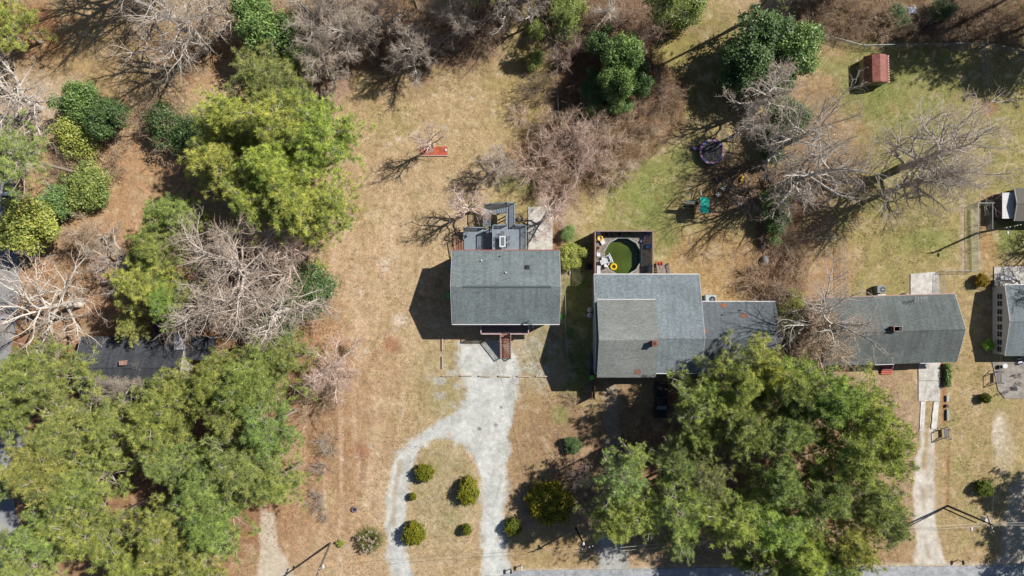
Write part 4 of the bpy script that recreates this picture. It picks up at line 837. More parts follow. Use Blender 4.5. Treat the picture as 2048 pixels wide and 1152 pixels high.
wchair(995, 476, 2.9, 1.57, 'black wire chair at the upper left of the white framed table', g); wchair(995, 488, 2.9, 1.57, 'black wire chair at the lower left of the white framed table', g); wchair(1015, 476, 2.9, -1.57, 'black wire chair at the upper right of the white framed table', g); wchair(1015, 489, 2.9, -1.57, 'black wire chair at the lower right of the white framed table', g); wchair(1005, 468, 2.9, 0, 'black wire chair at the head of the white framed table', g)
x, y, z = at(931, 473, 1.3); t = thing('fire_bowl', 'round dark bowl on the lower grey deck', 'bowl', (x, y, 1.005)); MB().cyl(0, 0, .1, .32, .16, 18, .24).build('bowl', m_dark, t); MB().cyl(0, 0, 0, .099, .12, 12).build('foot', m_dark, t)
x, y, z = at(914, 462, 2.2); t = thing('folded_parasol', 'folded purple black parasol at the corner of the lower deck', 'parasol', (x, y, 0), .4); MB().cyl(0, 0, 0, 2.6, .03, 8).build('pole', m_galv, t); mb = MB(); rr = random.Random(3)
for k in range(9):
    a = k*.7; mb.add([(0, 0, 2.55), (.5*math.cos(a-.15), .6*math.sin(a-.15), 1.6+rr.uniform(-.3, .3)), (.7*math.cos(a), .8*math.sin(a), 1.3+rr.uniform(-.3, .2)), (.5*math.cos(a+.15), .6*math.sin(a+.15), 1.6)], [(0, 1, 2, 3)])
mb.build('canopy', mat('plum_canvas', sc(70, 54, 84), .8, n1=.3, s1=5), t)
x, y, z = at(1038, 438, .3); o = MB().ball((x, y, 0), .32, .4, .3, 8, 4, 0.0).build('boulder', mat('pinkish_stone', sc(236, 210, 200), .9, n1=.1)); tag(o, 'pinkish white boulder between the deck walkway and the concrete pad', 'stone')
# raised bed
def bed():
    x, y, z = at(868, 301.5, .15); t = thing('mulch_bed', 'red mulched garden bed with pale edging under a small bare tree', 'garden bed', (x, y, 0)); mb = MB(); mb.box(-2.0, -.66, 0, 2.0, .66, .10); mb.build('mulch', mat('red_mulch', sc(196, 100, 74), .95, n1=.4, s1=5, bump=.5), t)
    mb = MB(); mb.box(-2.0, -.76, 0, 2.1, -.67, .16); mb.build('edging', mat('pale_edging', sc(220, 196, 180), .8), t); MB().box(2.01, -.66, 0, 2.1, .66, .16).build('edging', m_tim, t); MB().ball((1.75, .1, .1), .2, .22, .15, 9, 4, 0.0).build('stone', m_white, t)
bed()
x, y, z = at(708, 1020, .3); t = thing('fire_pit', 'round fire pit ring of dark stones in the dry lawn', 'fire pit', (x, y, 0)); MB().torus((0, 0, .12), .34, .12, 14, 6).build('stone_ring', mat('purple_grey_stone', sc(130, 118, 126), .9, n1=.3), t); MB().cyl(0, 0, .0, .1, .3, 14).build('ash', m_dark, t)
# ---- fences ----
m_link = mat('chain_link_wire', sc(190, 200, 202), .4, .4)
def chain(name, label, pts, h=1.25, wire=.2, rail=.05, sp=.24):
    x0, y0 = wpx(pts[0][0], pts[0][1], 0); t = thing(name, label, 'fence', (x0, y0, 0)); W = [(wpx(a, b, 0)[0]-x0, wpx(a, b, 0)[1]-y0) for a, b in pts]
    rl = MB(); ms = MB()
    for (a, b) in zip(W[:-1], W[1:]):
        d = math.hypot(b[0]-a[0], b[1]-a[1]); ux, uy = (b[0]-a[0])/d, (b[1]-a[1])/d
        rl.tube([a+(h,), b+(h,)], rail/2, 6)
        n = max(1, int(d/3)); 
        for k in range(n+1):
            p = (a[0]+ux*d*k/n, a[1]+uy*d*k/n); MB().cyl(p[0], p[1], 0, h+.06, .035, 8).build('post', m_galv, t)
        for s in (1, -1):
            k = 0.0
            while k < d:
                q = min(max(k+s*h, 0), d); hh = abs(q-k); ms.bar((a[0]+ux*k, a[1]+uy*k, 0 if True else 0), (a[0]+ux*q, a[1]+uy*q, hh), .012); k += sp
    rl.build('top_rail', m_galv, t); ms.build('wire_mesh', m_link, t)
chain('chain_link_fence', 'long chain link fence along the back of the green lawn', [(1588, 60), (1660, 80), (1718, 96), (1960, 91), (2040, 108), (2120, 120)])
chain('chain_link_fence', 'chain link fence running down from the back fence, right of the shed', [(1956, 92), (1964, 130), (1966, 185)])
chain('chain_link_fence', 'chain link dog run corner below the big tree shadow', [(1603, 477), (1682, 477), (1684, 600)])
chain('chain_link_fence', 'chain link fence with a gate beside the rear concrete pad', [(1878, 596), (1880, 542), (1946, 541), (1945, 408), (1990, 408)])
chain('chain_link_fence', 'straight wire fence between the raised house and the pool house', [(1121, 385), (1125, 480), (1129, 560), (1131, 640)], 1.1)
chain('chain_link_fence', 'wire fence running up into the thicket at the top centre', [(1108, 0), (1113, 120), (1116, 230)], 1.1)
chain('chain_link_fence', 'short chain link fence by the rear patio of the white sided house', [(1974, 408), (1974, 470)], 1.2)
mb = MB(); a = at(1130, 640, .9); b = at(1134, 700, .9); mb.bar(a, b, .12, .12); mb.bar(b, at(1137, 728, .3), .08, .08)
for (px, py) in ((1130, 640), (1132, 670), (1134, 700)): p = at(px, py, .9); mb.box(p[0]-.05, p[1]-.05, 0, p[0]+.05, p[1]+.05, .9)
mb.torus(at(1138, 722, .35), .3, .04, 18, 6, .4); o = mb.build('rail_fence', mat('pale_teal_rail', sc(150, 176, 176), .6)); tag(o, 'low pale rail with a hose loop in the shade between the two houses', 'fence')
mb = MB(); p = at(1140, 545, .3); mb.ball((p[0], p[1], 0), .1, .38, .3, 8, 4, 0.0); o = mb.build('paddle', m_white); tag(o, 'white oval board lying under the small green tree', 'board')
# ---- utility poles ----
m_pole = mat('weathered_pole_wood', sc(128, 120, 108), .9, n1=.2, s1=4); m_poled = mat('tarred_pole_wood', sc(84, 80, 78), .9, n1=.2, s1=4)
def pole(base, h, label, top=None, lamp=None, xfmr=None, arm=None, m=None):
    bx, by = wpx(base[0], base[1], 0); t = thing('utility_pole', label, 'utility pole', (bx, by, 0)); m = m or m_pole; tx, ty = (0, 0)
    if top: q = wpx(top[0], top[1], h); tx, ty = q[0]-bx, q[1]-by
    MB().tube([(0, 0, 0), (tx, ty, h)], [.17, .11], 12).build('pole', m, t, smooth=False)
    if arm: a = arm; mb = MB(); c, s = math.cos(a), math.sin(a); mb.bar((tx-c*1.1, ty-s*1.1, h-.5), (tx+c*1.1, ty+s*1.1, h-.5), .12); ar = mb.build('crossarm', m, t); mb = MB(); [mb.cyl(tx+c*u, ty+s*u, h-.44, h-.22, .06, 8) for u in (-1, -.5, .5, 1)]; mb.build('insulator', m_white, ar)
    if xfmr: u, v = xfmr; MB().cyl(tx+u, ty+v, h-1.9, h-.9, .26, 18).build('transformer', mat('pale_transformer', sc(222, 226, 232), .4), t)
    if lamp:
        u, v = lamp; MB().tube([(tx*.85, ty*.85, h-1.6), (tx+u*.5, ty+v*.5, h-1.1), (tx+u, ty+v, h-1.2)], .035, 8).build('lamp_arm', m_galv, t)
        l = MB().ball((tx+u, ty+v, h-1.25), .17, .34, .12, 14, 8).build('lamp_head', m_white, t, smooth=True)
    return t
pole((1896, 1012), 9.2, 'dark tarred utility pole with crossarm and street lamp beside the dirt drive', (1985, 1050), (-2.0, -1.0), (-.1, .35), 1.9, m_poled)
mb = MB(); mb.tube([at(1888, 1017, 0), at(1953, 1046, 6.5)], [.12, .08], 10); o = mb.build('brace_pole', m_poled); tag(o, 'shorter dark brace pole leaning parallel to the tarred utility pole', 'utility pole')
pole((661, 1086), 8.6, 'grey utility pole with a white lamp at the lower left', (633, 1152), (.55, .75), None, 1.2)
pole((1955, 466), 7.6, 'slim wooden utility pole beside the outbuilding', (2030, 452), (-.1, -.8), None, .2)
pole((1152, 1057), 8.0, 'dark utility pole with a round lamp in the pine shade', (1172, 1098), (-.2, .2), None, .3, m_poled)
def wires(name, label, segs, m, r=.022):
    mb = MB()
    for (a, b, ha, hb, sag) in segs:
        A_, B_ = Vector(at(a[0], a[1], ha)), Vector(at(b[0], b[1], hb)); pts = []
        for k in range(13):
            u = k/12; p = A_.lerp(B_, u); p.z -= sag*4*u*(1-u); pts.append(p)
        mb.tube(pts, r, 5)
    o = mb.build(name, m); tag(o, label, 'wires')
m_wl = mat('pale_cable', sc(226, 222, 210), .6)
wires('power_line', 'pair of pale power lines crossing the dirt drive near the road', [((1790, 1058), (1985, 1046), 8.4, 8.6, .05), ((1985, 1046), (2120, 1045), 8.6, 8.6, .0), ((1790, 1064), (1985, 1051), 8.2, 8.3, .05), ((1985, 1050), (2120, 1050), 8.3, 8.2, 0), ((1240, 1095), (1790, 1058), 8.2, 8.4, .5), ((1240, 1102), (1790, 1064), 8.0, 8.2, .5)], m_wl)
wires('power_line', 'thin pale power lines over the lower end of the gravel loop', [((815, 1119), (1172, 1096), 7.8, 7.8, .3), ((815, 1128), (1172, 1103), 7.6, 7.6, .3), ((633, 1148), (815, 1119), 8.2, 7.8, .2)], mat('thin_cable', sc(170, 170, 165), .6), .012)
wires('service_cable', 'dark service cable from the house mast to the shaded pole', [((1062, 640), (1172, 1098), 6.8, 7.8, .8)], m_wire, .012)
wires('service_cable', 'thin cable from the tarred pole up past the dirt drive', [((1985, 1046), (2030, 452), 8.2, 7.2, .8)], mat('thin_cable', sc(170, 170, 165), .6), .010)
# ---- road side things ----
def mailbox(px, py, lab, c):
    x, y, z = at(px, py, 1.0); t = thing('mailbox', lab, 'mailbox', (x, y, 0)); MB().box(-.05, -.05, 0, .05, .05, .95).build('post', m_tim, t); mb = MB(); pr = [(-.13, .951)]+[(-.13*math.cos(math.pi*k/8), 1.08+.12*math.sin(math.pi*k/8)) for k in range(9)]+[(.13, .951)]; mb.profy(pr, -.3, .3); mb.build('box', c, t); MB().box(.131, -.1, 1.05, .15, .0, 1.3).build('flag', mat('red_flag', sc(190, 40, 40), .5), t)
mailbox(1043, 1136, 'white mailbox on a post at the roadside below the shaded lawn', m_white); mailbox(1022, 1143, 'dark mailbox at the mouth of the gravel drive', m_dark); mailbox(1926, 1125, 'black mailbox beside the dirt drive mouth', m_dark); mailbox(1996, 1121, 'white mailbox by the road near the shaded yard', m_white); 
def swing_bench(px, py, a, lab, s=1.0):
    x, y, z = at(px, py, 1.2); t = thing('garden_swing', lab, 'swing bench', (x, y, 0), a); wd = mat('pale_grey_wood', sc(206, 200, 196), .8, n1=.1)
    for q in (-1, 1):
        mb = MB(); yy = q*.85*s; mb.bar((0, yy, 1.9), (-.75*s, yy, 0), .08); mb.bar((0, yy, 1.9), (.75*s, yy, 0), .08); mb.bar((-.35*s, yy, .9), (.35*s, yy, .9), .06); mb.build('side_frame', wd, t)
    MB().bar((0, -.85*s, 1.92), (0, .85*s, 1.92), .08).build('top_beam', wd, t); mb = MB()
    for k in range(5): mb.box(-.25+k*.11, -.7*s, .45, -.16+k*.11, .7*s, .48)
    mb.build('seat', wd, t); mb = MB()
    for k in range(9): mb.box(.30, -.7*s+k*.16*s, .5, .33, -.62*s+k*.16*s, .95)
    mb.bar((.315, -.7*s, .97), (.315, .7*s, .97), .05); mb.build('backrest', wd, t); mb = MB()
    for q in (-1, 1): mb.bar((0, q*.66*s, 1.88), (0, q*.66*s, .48), .025)
    mb.build('chain', m_galv, t)
swing_bench(1897, 868, .05, 'pale wooden swing bench on the grass beside the dirt drive', .85)
for i, (px, py, ln, lab) in enumerate(((1895.5, 797, .9, 'pale concrete block just below the hedge end'), (1896, 830, 1.6, 'longest grey block in the line below the hedge'), (1894.5, 812, .45, 'small purplish planter block between two grey blocks'))):
    x, y, z = at(px, py, .2); o = MB().box(x-.17, y-ln/2, 0, x+.17, y+ln/2, .25).build('edging_block', mat('block%d' % i, sc(*((196, 200, 198), (176, 180, 180), (120, 84, 96))[i]), .9, n1=.1), bevel=.02); tag(o, lab, 'block')
# ---- patio by the white sided house ----
wchair(2040, 752, .03, .6, 'black wire chair on the patio nearest the right edge', 'black wire chairs on the lower patio'); wchair(2041, 768, .03, 2.6, 'black wire chair below the other one on the lower patio', 'black wire chairs on the lower patio')
x, y, z = at(2012, 732, .9); t = thing('patio_table', 'small round white table at the top of the lower patio', 'table', (x, y, .03)); MB().cyl(0, 0, .70, .74, .36, 24).build('table_top', wpl, t); MB().cyl(0, 0, 0, .699, .05, 10).build('leg', wpl, t)
swing_bench(2002, 755, 0, 'dark framed swing bench on the left side of the lower patio', 1.0)
x, y, z = at(2028, 778, .05); o = MB().box(x-.5, y-.27, .035, x+.5, y+.27, .06).build('door_mat', m_dark); tag(o, 'black door mat near the lower end of the patio', 'mat')
x, y, z = at(2001, 734, .4); t = thing('flower_pot', 'black pot beside the small round white patio table', 'flower pot', (x, y, .03)); MB().cyl(0, 0, 0, .45, .2, 14, .26).build('pot', m_dark, t)
x, y, z = at(2046, 722, 1.0); t = thing('lawn_chair', 'blue and white striped lawn chair at the house wall on the patio', 'chair', (x, y, .03), .2); mb = MB()
for k in range(5): MB().box(-.3, -.6+k*.25, .35, .3, -.6+k*.25+.2, .38).build('stripe', wpl if k % 2 else mat('navy_canvas', sc(40, 50, 110), .8), t)
for (u, v) in ((-.27, -.5), (.27, -.5), (-.27, .5), (.27, .5)): MB().box(u-.02, v-.02, 0, u+.02, v+.02, .349).build('leg', m_galv, t)
x, y, z = at(2014, 556, .5); t = thing('bench', 'long white bench on the rear patio of the white sided house', 'bench', (x, y, .03)); mb = MB()
for k in range(4): mb.box(-.9, -.28+k*.15, .42, .9, -.16+k*.15, .45)
mb.build('seat', wpl, t)
for (u, v) in ((-.8, -.2), (.8, -.2), (-.8, .2), (.8, .2)): MB().box(u-.03, v-.03, 0, u+.03, v+.03, .419).build('leg', wpl, t)
x, y, z = at(1995, 567, .8); o = MB().box(x-.42, y-.5, 0, x+.42, y+.5, .75).build('utility_box', mat('grey_green_box', sc(90, 96, 96), .6), bevel=.03); tag(o, 'dark grey box at the upper wall corner of the white sided house', 'box')
def bike(px, py, a, lab):
    x, y, z = at(px, py, .4); t = thing('bicycle', lab, 'bicycle', (x, y, 0), a); from mathutils import Euler
    for s in (-.52, .52): MB().torus((s, 0, .33), .31, .03, 20, 6, tilt=Euler((math.pi/2, 0, 0))).build('wheel', m_dark, t)
    mb = MB(); mb.bar((-.52, 0, .33), (-.15, 0, .85), .04); mb.bar((-.15, 0, .8), (.4, 0, .85), .04); mb.bar((.52, 0, .33), (.38, 0, .95), .04); mb.bar((0, 0, .3), (.4, 0, .8), .04); mb.bar((0, 0, .3), (-.15, 0, .85), .04); mb.build('frame', m_galv, t)
    MB().bar((.38, -.26, .97), (.38, .26, .97), .035).build('handlebar', m_galv, t); MB().box(-.28, -.07, .86, -.02, .07, .91).build('saddle', m_dark, t)
bike(2006, 786, .4, 'bicycle standing at the lower left corner of the patio')
t = thing('bird_feeder', 'white feeder on a stick above the small round shrub left of the patio', 'bird feeder', wpx(1973, 786, 1.2)+(0,)); MB().cyl(0, 0, 0, 1.2, .02, 6).build('pole', m_galv, t); MB().cyl(0, 0, 1.201, 1.4, .14, 10, .02).build('roof', m_white, t)
# debris
for (px, py, s, c, lab) in ((1826, 19, 1.0, (200, 212, 235), 'crumpled white tarp lying in the dark brush at the top'), (1868, 36, 1.6, (84, 100, 124), 'dull blue tarp heap in the brush at the top')):
    x, y, z = at(px, py, .3); rr = random.Random(px); mb = MB(); n = 9
    vs = [(x+(i/(n-1)-.5)*s*1.2+rr.uniform(-.05, .05), y+(j/(n-1)-.5)*s+rr.uniform(-.05, .05), .05+rr.uniform(0, .35)*(1-abs(i/4-1)**3)*(1-abs(j/4-1)**3)) for j in range(n) for i in range(n)]
    mb.add(vs, [(j*n+i, j*n+i+1, (j+1)*n+i+1, (j+1)*n+i) for j in range(n-1) for i in range(n-1)]); o = mb.build('tarp', mat('tarp%d' % px, sc(*c), .5, n1=.1)); tag(o, lab, 'tarp')
x, y, z = at(1828, 917+5, .4); 
t = thing('stump', 'small dark stump beside the dirt drive near the road', 'stump', wpx(1812, 1073, .3)+(0,)); MB().cyl(0, 0, 0, .35, .2, 12, .17).build('trunk', mat('stump_bark', sc(110, 80, 66), .9, n1=.3), t); MB().cyl(0, 0, .351, .356, .16, 12).build('cut_face', m_tim, t)
t = thing('log', 'white ended log lying on the orange soil at the left', 'log', wpx(78, 533, .2)+(.12,), .45); MB().tube([(-.8, 0, 0), (.6, 0, 0)], .13, 10).build('bark', mat('red_brown_bark', sc(176, 96, 60), .9, n1=.3), t); MB().tube([(.6, 0, 0), (1.0, 0, 0.02)], .14, 10).build('cut_end', m_white, t)
# ---- vehicles ----
def pickup(px, py, a, lab, col, scale=1.0):
    x, y, z = at(px, py, 1.2); t = thing('pickup_truck', lab, 'pickup truck', (x, y, 0), a); m = mat('truck_paint_%d' % col[0], sc(*col), .25, n1=.03, spec=.6)
    mb = MB(); mb.profx([(-2.7, .45), (2.7, .45), (2.72, .85), (2.6, 1.02), (1.2, 1.12), (-.6, 1.12), (-2.7, 1.12)], -.93, .93); b = mb.build('body', m, t, bevel=.05)
    mb = MB(); v = [(-.86, -.8, 1.12), (.86, -.8, 1.12), (.86, 1.35, 1.12), (-.86, 1.35, 1.12), (-.72, -.6, 1.75), (.72, -.6, 1.75), (.72, .65, 1.75), (-.72, .65, 1.75)]
    mb.add(v, [(3, 2, 1, 0), (4, 5, 6, 7), (0, 1, 5, 4), (1, 2, 6, 5), (2, 3, 7, 6), (3, 0, 4, 7)]); c = mb.build('cab', m, t, bevel=.05)
    MB().add([(-.74, 1.33, 1.17), (.74, 1.33, 1.17), (.64, .72, 1.72), (-.64, .72, 1.72), (-.74, 1.36, 1.2), (.74, 1.36, 1.2), (.64, .75, 1.75), (-.64, .75, 1.75)], [(0, 1, 2, 3), (7, 6, 5, 4), (0, 4, 5, 1), (1, 5, 6, 2), (2, 6, 7, 3), (3, 7, 4, 0)]).build('windscreen', mat('teal_reflection_glass', sc(90, 130, 146), .08, spec=.8), c)  # teal reflection on the windscreen is put into its base colour
    MB().add([(-.74, -.80, 1.2), (.74, -.80, 1.2), (.64, -.64, 1.7), (-.64, -.64, 1.7), (-.74, -.83, 1.2), (.74, -.83, 1.2), (.64, -.67, 1.7), (-.64, -.67, 1.7)], [(3, 2, 1, 0), (4, 5, 6, 7), (0, 1, 5, 4), (1, 2, 6, 5), (2, 3, 7, 6), (3, 0, 4, 7)]).build('rear_window', m_glass, c)
    MB().box(-.78, -2.6, 1.121, .78, -.95, 1.14).build('bed_liner', m_dark, b)
    for (u, v) in ((-.9, 1.75), (.9, 1.75), (-.9, -1.7), (.9, -1.7)):
        w_ = MB().tube([(u-.12, v, .38), (u+.12, v, .38)], .38, 20).build('wheel', m_dark, t); MB().tube([(u-.13, v, .38), (u+.13, v, .38)], .2, 14).build('rim', m_galv, w_)
    for s in (-.7, .7): MB().box(s-.18, 2.66, .72, s+.18, 2.74, .9).build('headlight', m_white, t)
    for s in (-1, 1): MB().box(s*.95, .95, 1.1, s*1.15, 1.1, 1.25).build('mirror', m_dark, t)
pickup(1323, 801, math.pi, 'dark pickup truck parked under the pines in front of the pool house', (44, 50, 56))
pickup(18, 402, .02, 'dark blue black pickup truck in the shade at the left edge', (30, 34, 44))
x, y, z = at(1333, 749, .6); t = thing('porch_bench', 'pale grey boat shaped bench under the eave of the pool house', 'bench', (x, y, 0), .25); MB().box(-.6, -.24, .4, .6, .24, .48).build('seat', mat('grey_green_seat', sc(120, 134, 134), .6), t, bevel=.05); MB().box(-.5, -.18, 0, -.44, .18, .398).build('leg', m_galv, t); MB().box(.44, -.18, 0, .5, .18, .398).build('leg', m_galv, t)
# ================= VEGETATION =================
def unit(v): return v/np.maximum(np.linalg.norm(v, axis=-1, keepdims=True), 1e-9)
def grow(rs, start, dirs, lens, r0, r1, K, wig, up):
    """polylines: start (N,3), dirs (N,3) -> pts (N,K+1,3), rad (N,K+1)"""
    N = len(start); p = np.zeros((N, K+1, 3)); p[:, 0] = start; d = unit(dirs)
    for k in range(K):
        d = unit(d+rs.normal(0, wig, (N, 3))+np.array([0, 0, up])); p[:, k+1] = p[:, k]+d*(lens/K)[:, None]
    t = np.linspace(0, 1, K+1)[None, :]; rad = r0[:, None]*(1-t)+r1[:, None]*t
    return p, rad
def spawn(rs, pts, rad, n, t0, t1, ang, asp, flat=0.0):
    """n children per parent: start points, directions, parent radius, position along the parent"""
    N, K1, _ = pts.shape; K = K1-1; t = t0+(t1-t0)*(np.arange(n)[None, :]+rs.rand(N, n))/n; f = t*K; i = np.clip(f.astype(int), 0, K-1); u = (f-i)[..., None]
    ar = np.arange(N)[:, None]; a = pts[ar, i]; b = pts[ar, i+1]; s = a*(1-u)+b*u; d = unit(b-a)
    r = rad[ar, i]*(1-u[..., 0])+rad[ar, i+1]*u[..., 0]
    q = rs.normal(0, 1, d.shape); q[..., 2] *= (1-flat); q = unit(q-(q*d).sum(-1, keepdims=True)*d)
    th = np.radians(rs.normal(ang, asp, t.shape))[..., None]; nd = d*np.cos(th)+q*np.sin(th)
    return s.reshape(-1, 3), nd.reshape(-1, 3), r.reshape(-1), t.reshape(-1)
def tubes(chunks):
    """chunks: list of (pts, rad, sides) -> verts, quads"""
    V, F = [], []; off = 0
    for pts, rad, n in chunks:
        N, K1, _ = pts.shape
        t = np.empty_like(pts); t[:, 1:-1] = pts[:, 2:]-pts[:, :-2]; t[:, 0] = pts[:, 1]-pts[:, 0]; t[:, -1] = pts[:, -1]-pts[:, -2]; t = unit(t)
        ref = np.where(np.abs(t[..., 2:3]) > .9, np.array([1., 0, 0]), np.array([0, 0, 1.])); u = unit(np.cross(t, ref)); v = np.cross(t, u)
        a = 2*np.pi*np.arange(n)/n; ring = pts[:, :, None, :]+rad[:, :, None, None]*(u[:, :, None, :]*np.cos(a)[None, None, :, None]+v[:, :, None, :]*np.sin(a)[None, None, :, None])
        V.append(ring.reshape(-1, 3)); b = (np.arange(N)[:, None, None]*K1+np.arange(K1-1)[None, :, None])*n; k = np.arange(n)[None, None, :]; k2 = (k+1) % n
        F.append((np.stack([b+k, b+k2, b+n+k2, b+n+k], -1)+off).reshape(-1, 4)); off += N*K1*n
    return np.concatenate(V), np.concatenate(F)
m_bark = mat('pine_bark', sc(178, 162, 146), .95, n1=.25, s1=5, objcol=False)
m_bpale = mat('pale_lichen_bark', sc(212, 206, 198, .72), .95, n1=.2, s1=3, objcol=True); m_btw = mat('pale_twigs', sc(206, 192, 176, .74), .95, n1=.15, s1=2, objcol=True)
m_need = mat('pine_needles', sc(204, 210, 118, .88), .55, n1=.16, s1=1.1, tr=.08, spec=.35, objcol=True, tone=sc(102, 126, 74, .78))
m_leaf = mat('evergreen_leaves', sc(176, 190, 112, .8), .5, n1=.15, s1=1.2, tr=.16, spec=.5, objcol=True, tone=sc(98, 126, 78, .8))
m_shrub = mat('golden_shrub_leaves', sc(170, 168, 44, .6), .5, n1=.15, s1=1.5, tr=.2, objcol=True, tone=sc(106, 118, 34, .6))
def needles(rs, C, M, Ln, wd, upb=.45, bias=None):
    N = len(C); d = rs.normal(0, 1, (N, M, 3)); 
    if bias is not None: d = d*.75+bias[:, None, :]
    d[..., 2] += upb; d = unit(d); c = C[:, None, :]+d*.02; l = Ln*(.7+.5*rs.rand(N, M, 1)); s = unit(np.cross(d, rs.normal(0, 1, (N, M, 3))))*wd
    v = np.stack([c-s, c+s, c+d*l+s*.35, c+d*l-s*.35], 2).reshape(-1, 3); f = np.arange(len(v)).reshape(-1, 4)
    tone = np.repeat(np.clip(rs.normal(.42, .34, N), 0, 1), M*4); return v, f, tone
def leaves(rs, C, M, sp, ln, wd, nrm=None):
    N = len(C); off = rs.normal(0, sp, (N, M, 3)); c = C[:, None, :]+off; n = rs.normal(0, .7, (N, M, 3))+np.array([0, 0, .8])
    if nrm is not None: n = n+nrm[:, None, :]*.8
    n = unit(n); a = unit(np.cross(n, rs.normal(0, 1, (N, M, 3)))); b = np.cross(n, a); k = (.7+.6*rs.rand(N, M, 1)); a = a*ln*k; b = b*wd*k
    v = np.stack([c-a, c+b, c+a, c-b], 2).reshape(-1, 3); f = np.arange(len(v)).reshape(-1, 4)
    tone = np.repeat(np.clip(rs.normal(.45, .27, N), 0, 1), M*4); return v, f, tone
def merge(mats, parts):
    V = []; F = []; T = []; Mi = []; off = 0
    for (v, f, tone, mi) in parts:
        V.append(v); F.append(f+off); T.append(tone if tone is not None else np.zeros(len(v))); Mi.append(np.full(len(f), mi)); off += len(v)
    return nmesh('m', np.concatenate(V), 4, np.concatenate(F), mats, np.concatenate(T), np.concatenate(Mi))
def pine_crown(seed, R=5.6, Hc=9.0, nl=46, open_=0.0):
    """origin at the crown's foot; limbs whorl round the stem, foliage in puffs at the limb ends"""
    rs = np.random.RandomState(seed); t = np.sort(rs.rand(nl))**.85; az = np.arange(nl)*2.4+rs.normal(0, .35, nl); lob = 1+.22*np.sin(az*2+seed)+.16*np.sin(az*3+seed*2)
    L_ = R*lob*(1-.05*t-.62*t**2.2)*rs.uniform(.72, 1.08, nl); s = np.stack([0*t, 0*t, t*Hc*.86], -1); el = np.radians(8+t*46+rs.normal(0, 7, nl)); d = np.stack([np.cos(az)*np.cos(el), np.sin(az)*np.cos(el), np.sin(el)], -1)
    p, r = grow(rs, s, d, L_, .07-.035*t, .02+0*t, 6, .10, .035)
    s2, d2, r2, t2 = spawn(rs, p, r, 9, .25, 1.0, 54, 14, .45); l2 = (.55+.55*rs.rand(len(s2)))*(1.75-.9*t2); p2, r2_ = grow(rs, s2, d2, l2, np.full(len(s2), .028), np.full(len(s2), .012), 3, .16, .10)
    s3, d3, r3, t3 = spawn(rs, p2, r2_, 2, .3, .9, 58, 14, .2); l3 = .35+.3*rs.rand(len(s3)); p3, r3_ = grow(rs, s3, d3, l3, np.full(len(s3), .012), np.full(len(s3), .008), 1, .1, .25)
    tips = np.concatenate([p3[:, -1], p2[:, -1]]); keep = rs.rand(len(tips)) > open_; tips = tips[keep]; bias = rs.normal(0, .1, tips.shape)
    v, f, tn = needles(rs, tips, 34, .40, .016, .30, bias); bv, bf = tubes([(p, r, 5), (p2, r2_, 3), (p3, r3_, 3)])
    me = merge([m_need, mat('pine_limb_bark', sc(208, 196, 182, .7), .95, n1=.2, s1=4)], [(v, f, tn, 0), (bv, bf, None, 1)]); me.name = 'pine_crown'; R = float(np.percentile(np.hypot(tips[:, 0], tips[:, 1]), 93)); me['R'] = R; me['H'] = Hc
    return me
def trunk_mesh(seed, r0=.26, r1=.10, name='trunk', m=None, sway=.03, n=10):
    rs = np.random.RandomState(seed); K = 10; z = np.linspace(0, 1, K+1); x = np.cumsum(rs.normal(0, sway, K+1)); y = np.cumsum(rs.normal(0, sway, K+1)); x -= x*0+np.linspace(x[0], x[-1], K+1); y -= np.linspace(y[0], y[-1], K+1)
    rad = r0*(1-z)+r1*z; rad[0] *= 1.35; v, f = tubes([(np.stack([x, y, z], -1)[None], rad[None], n)]); return nmesh(name, v, 4, f, [m or m_bark])
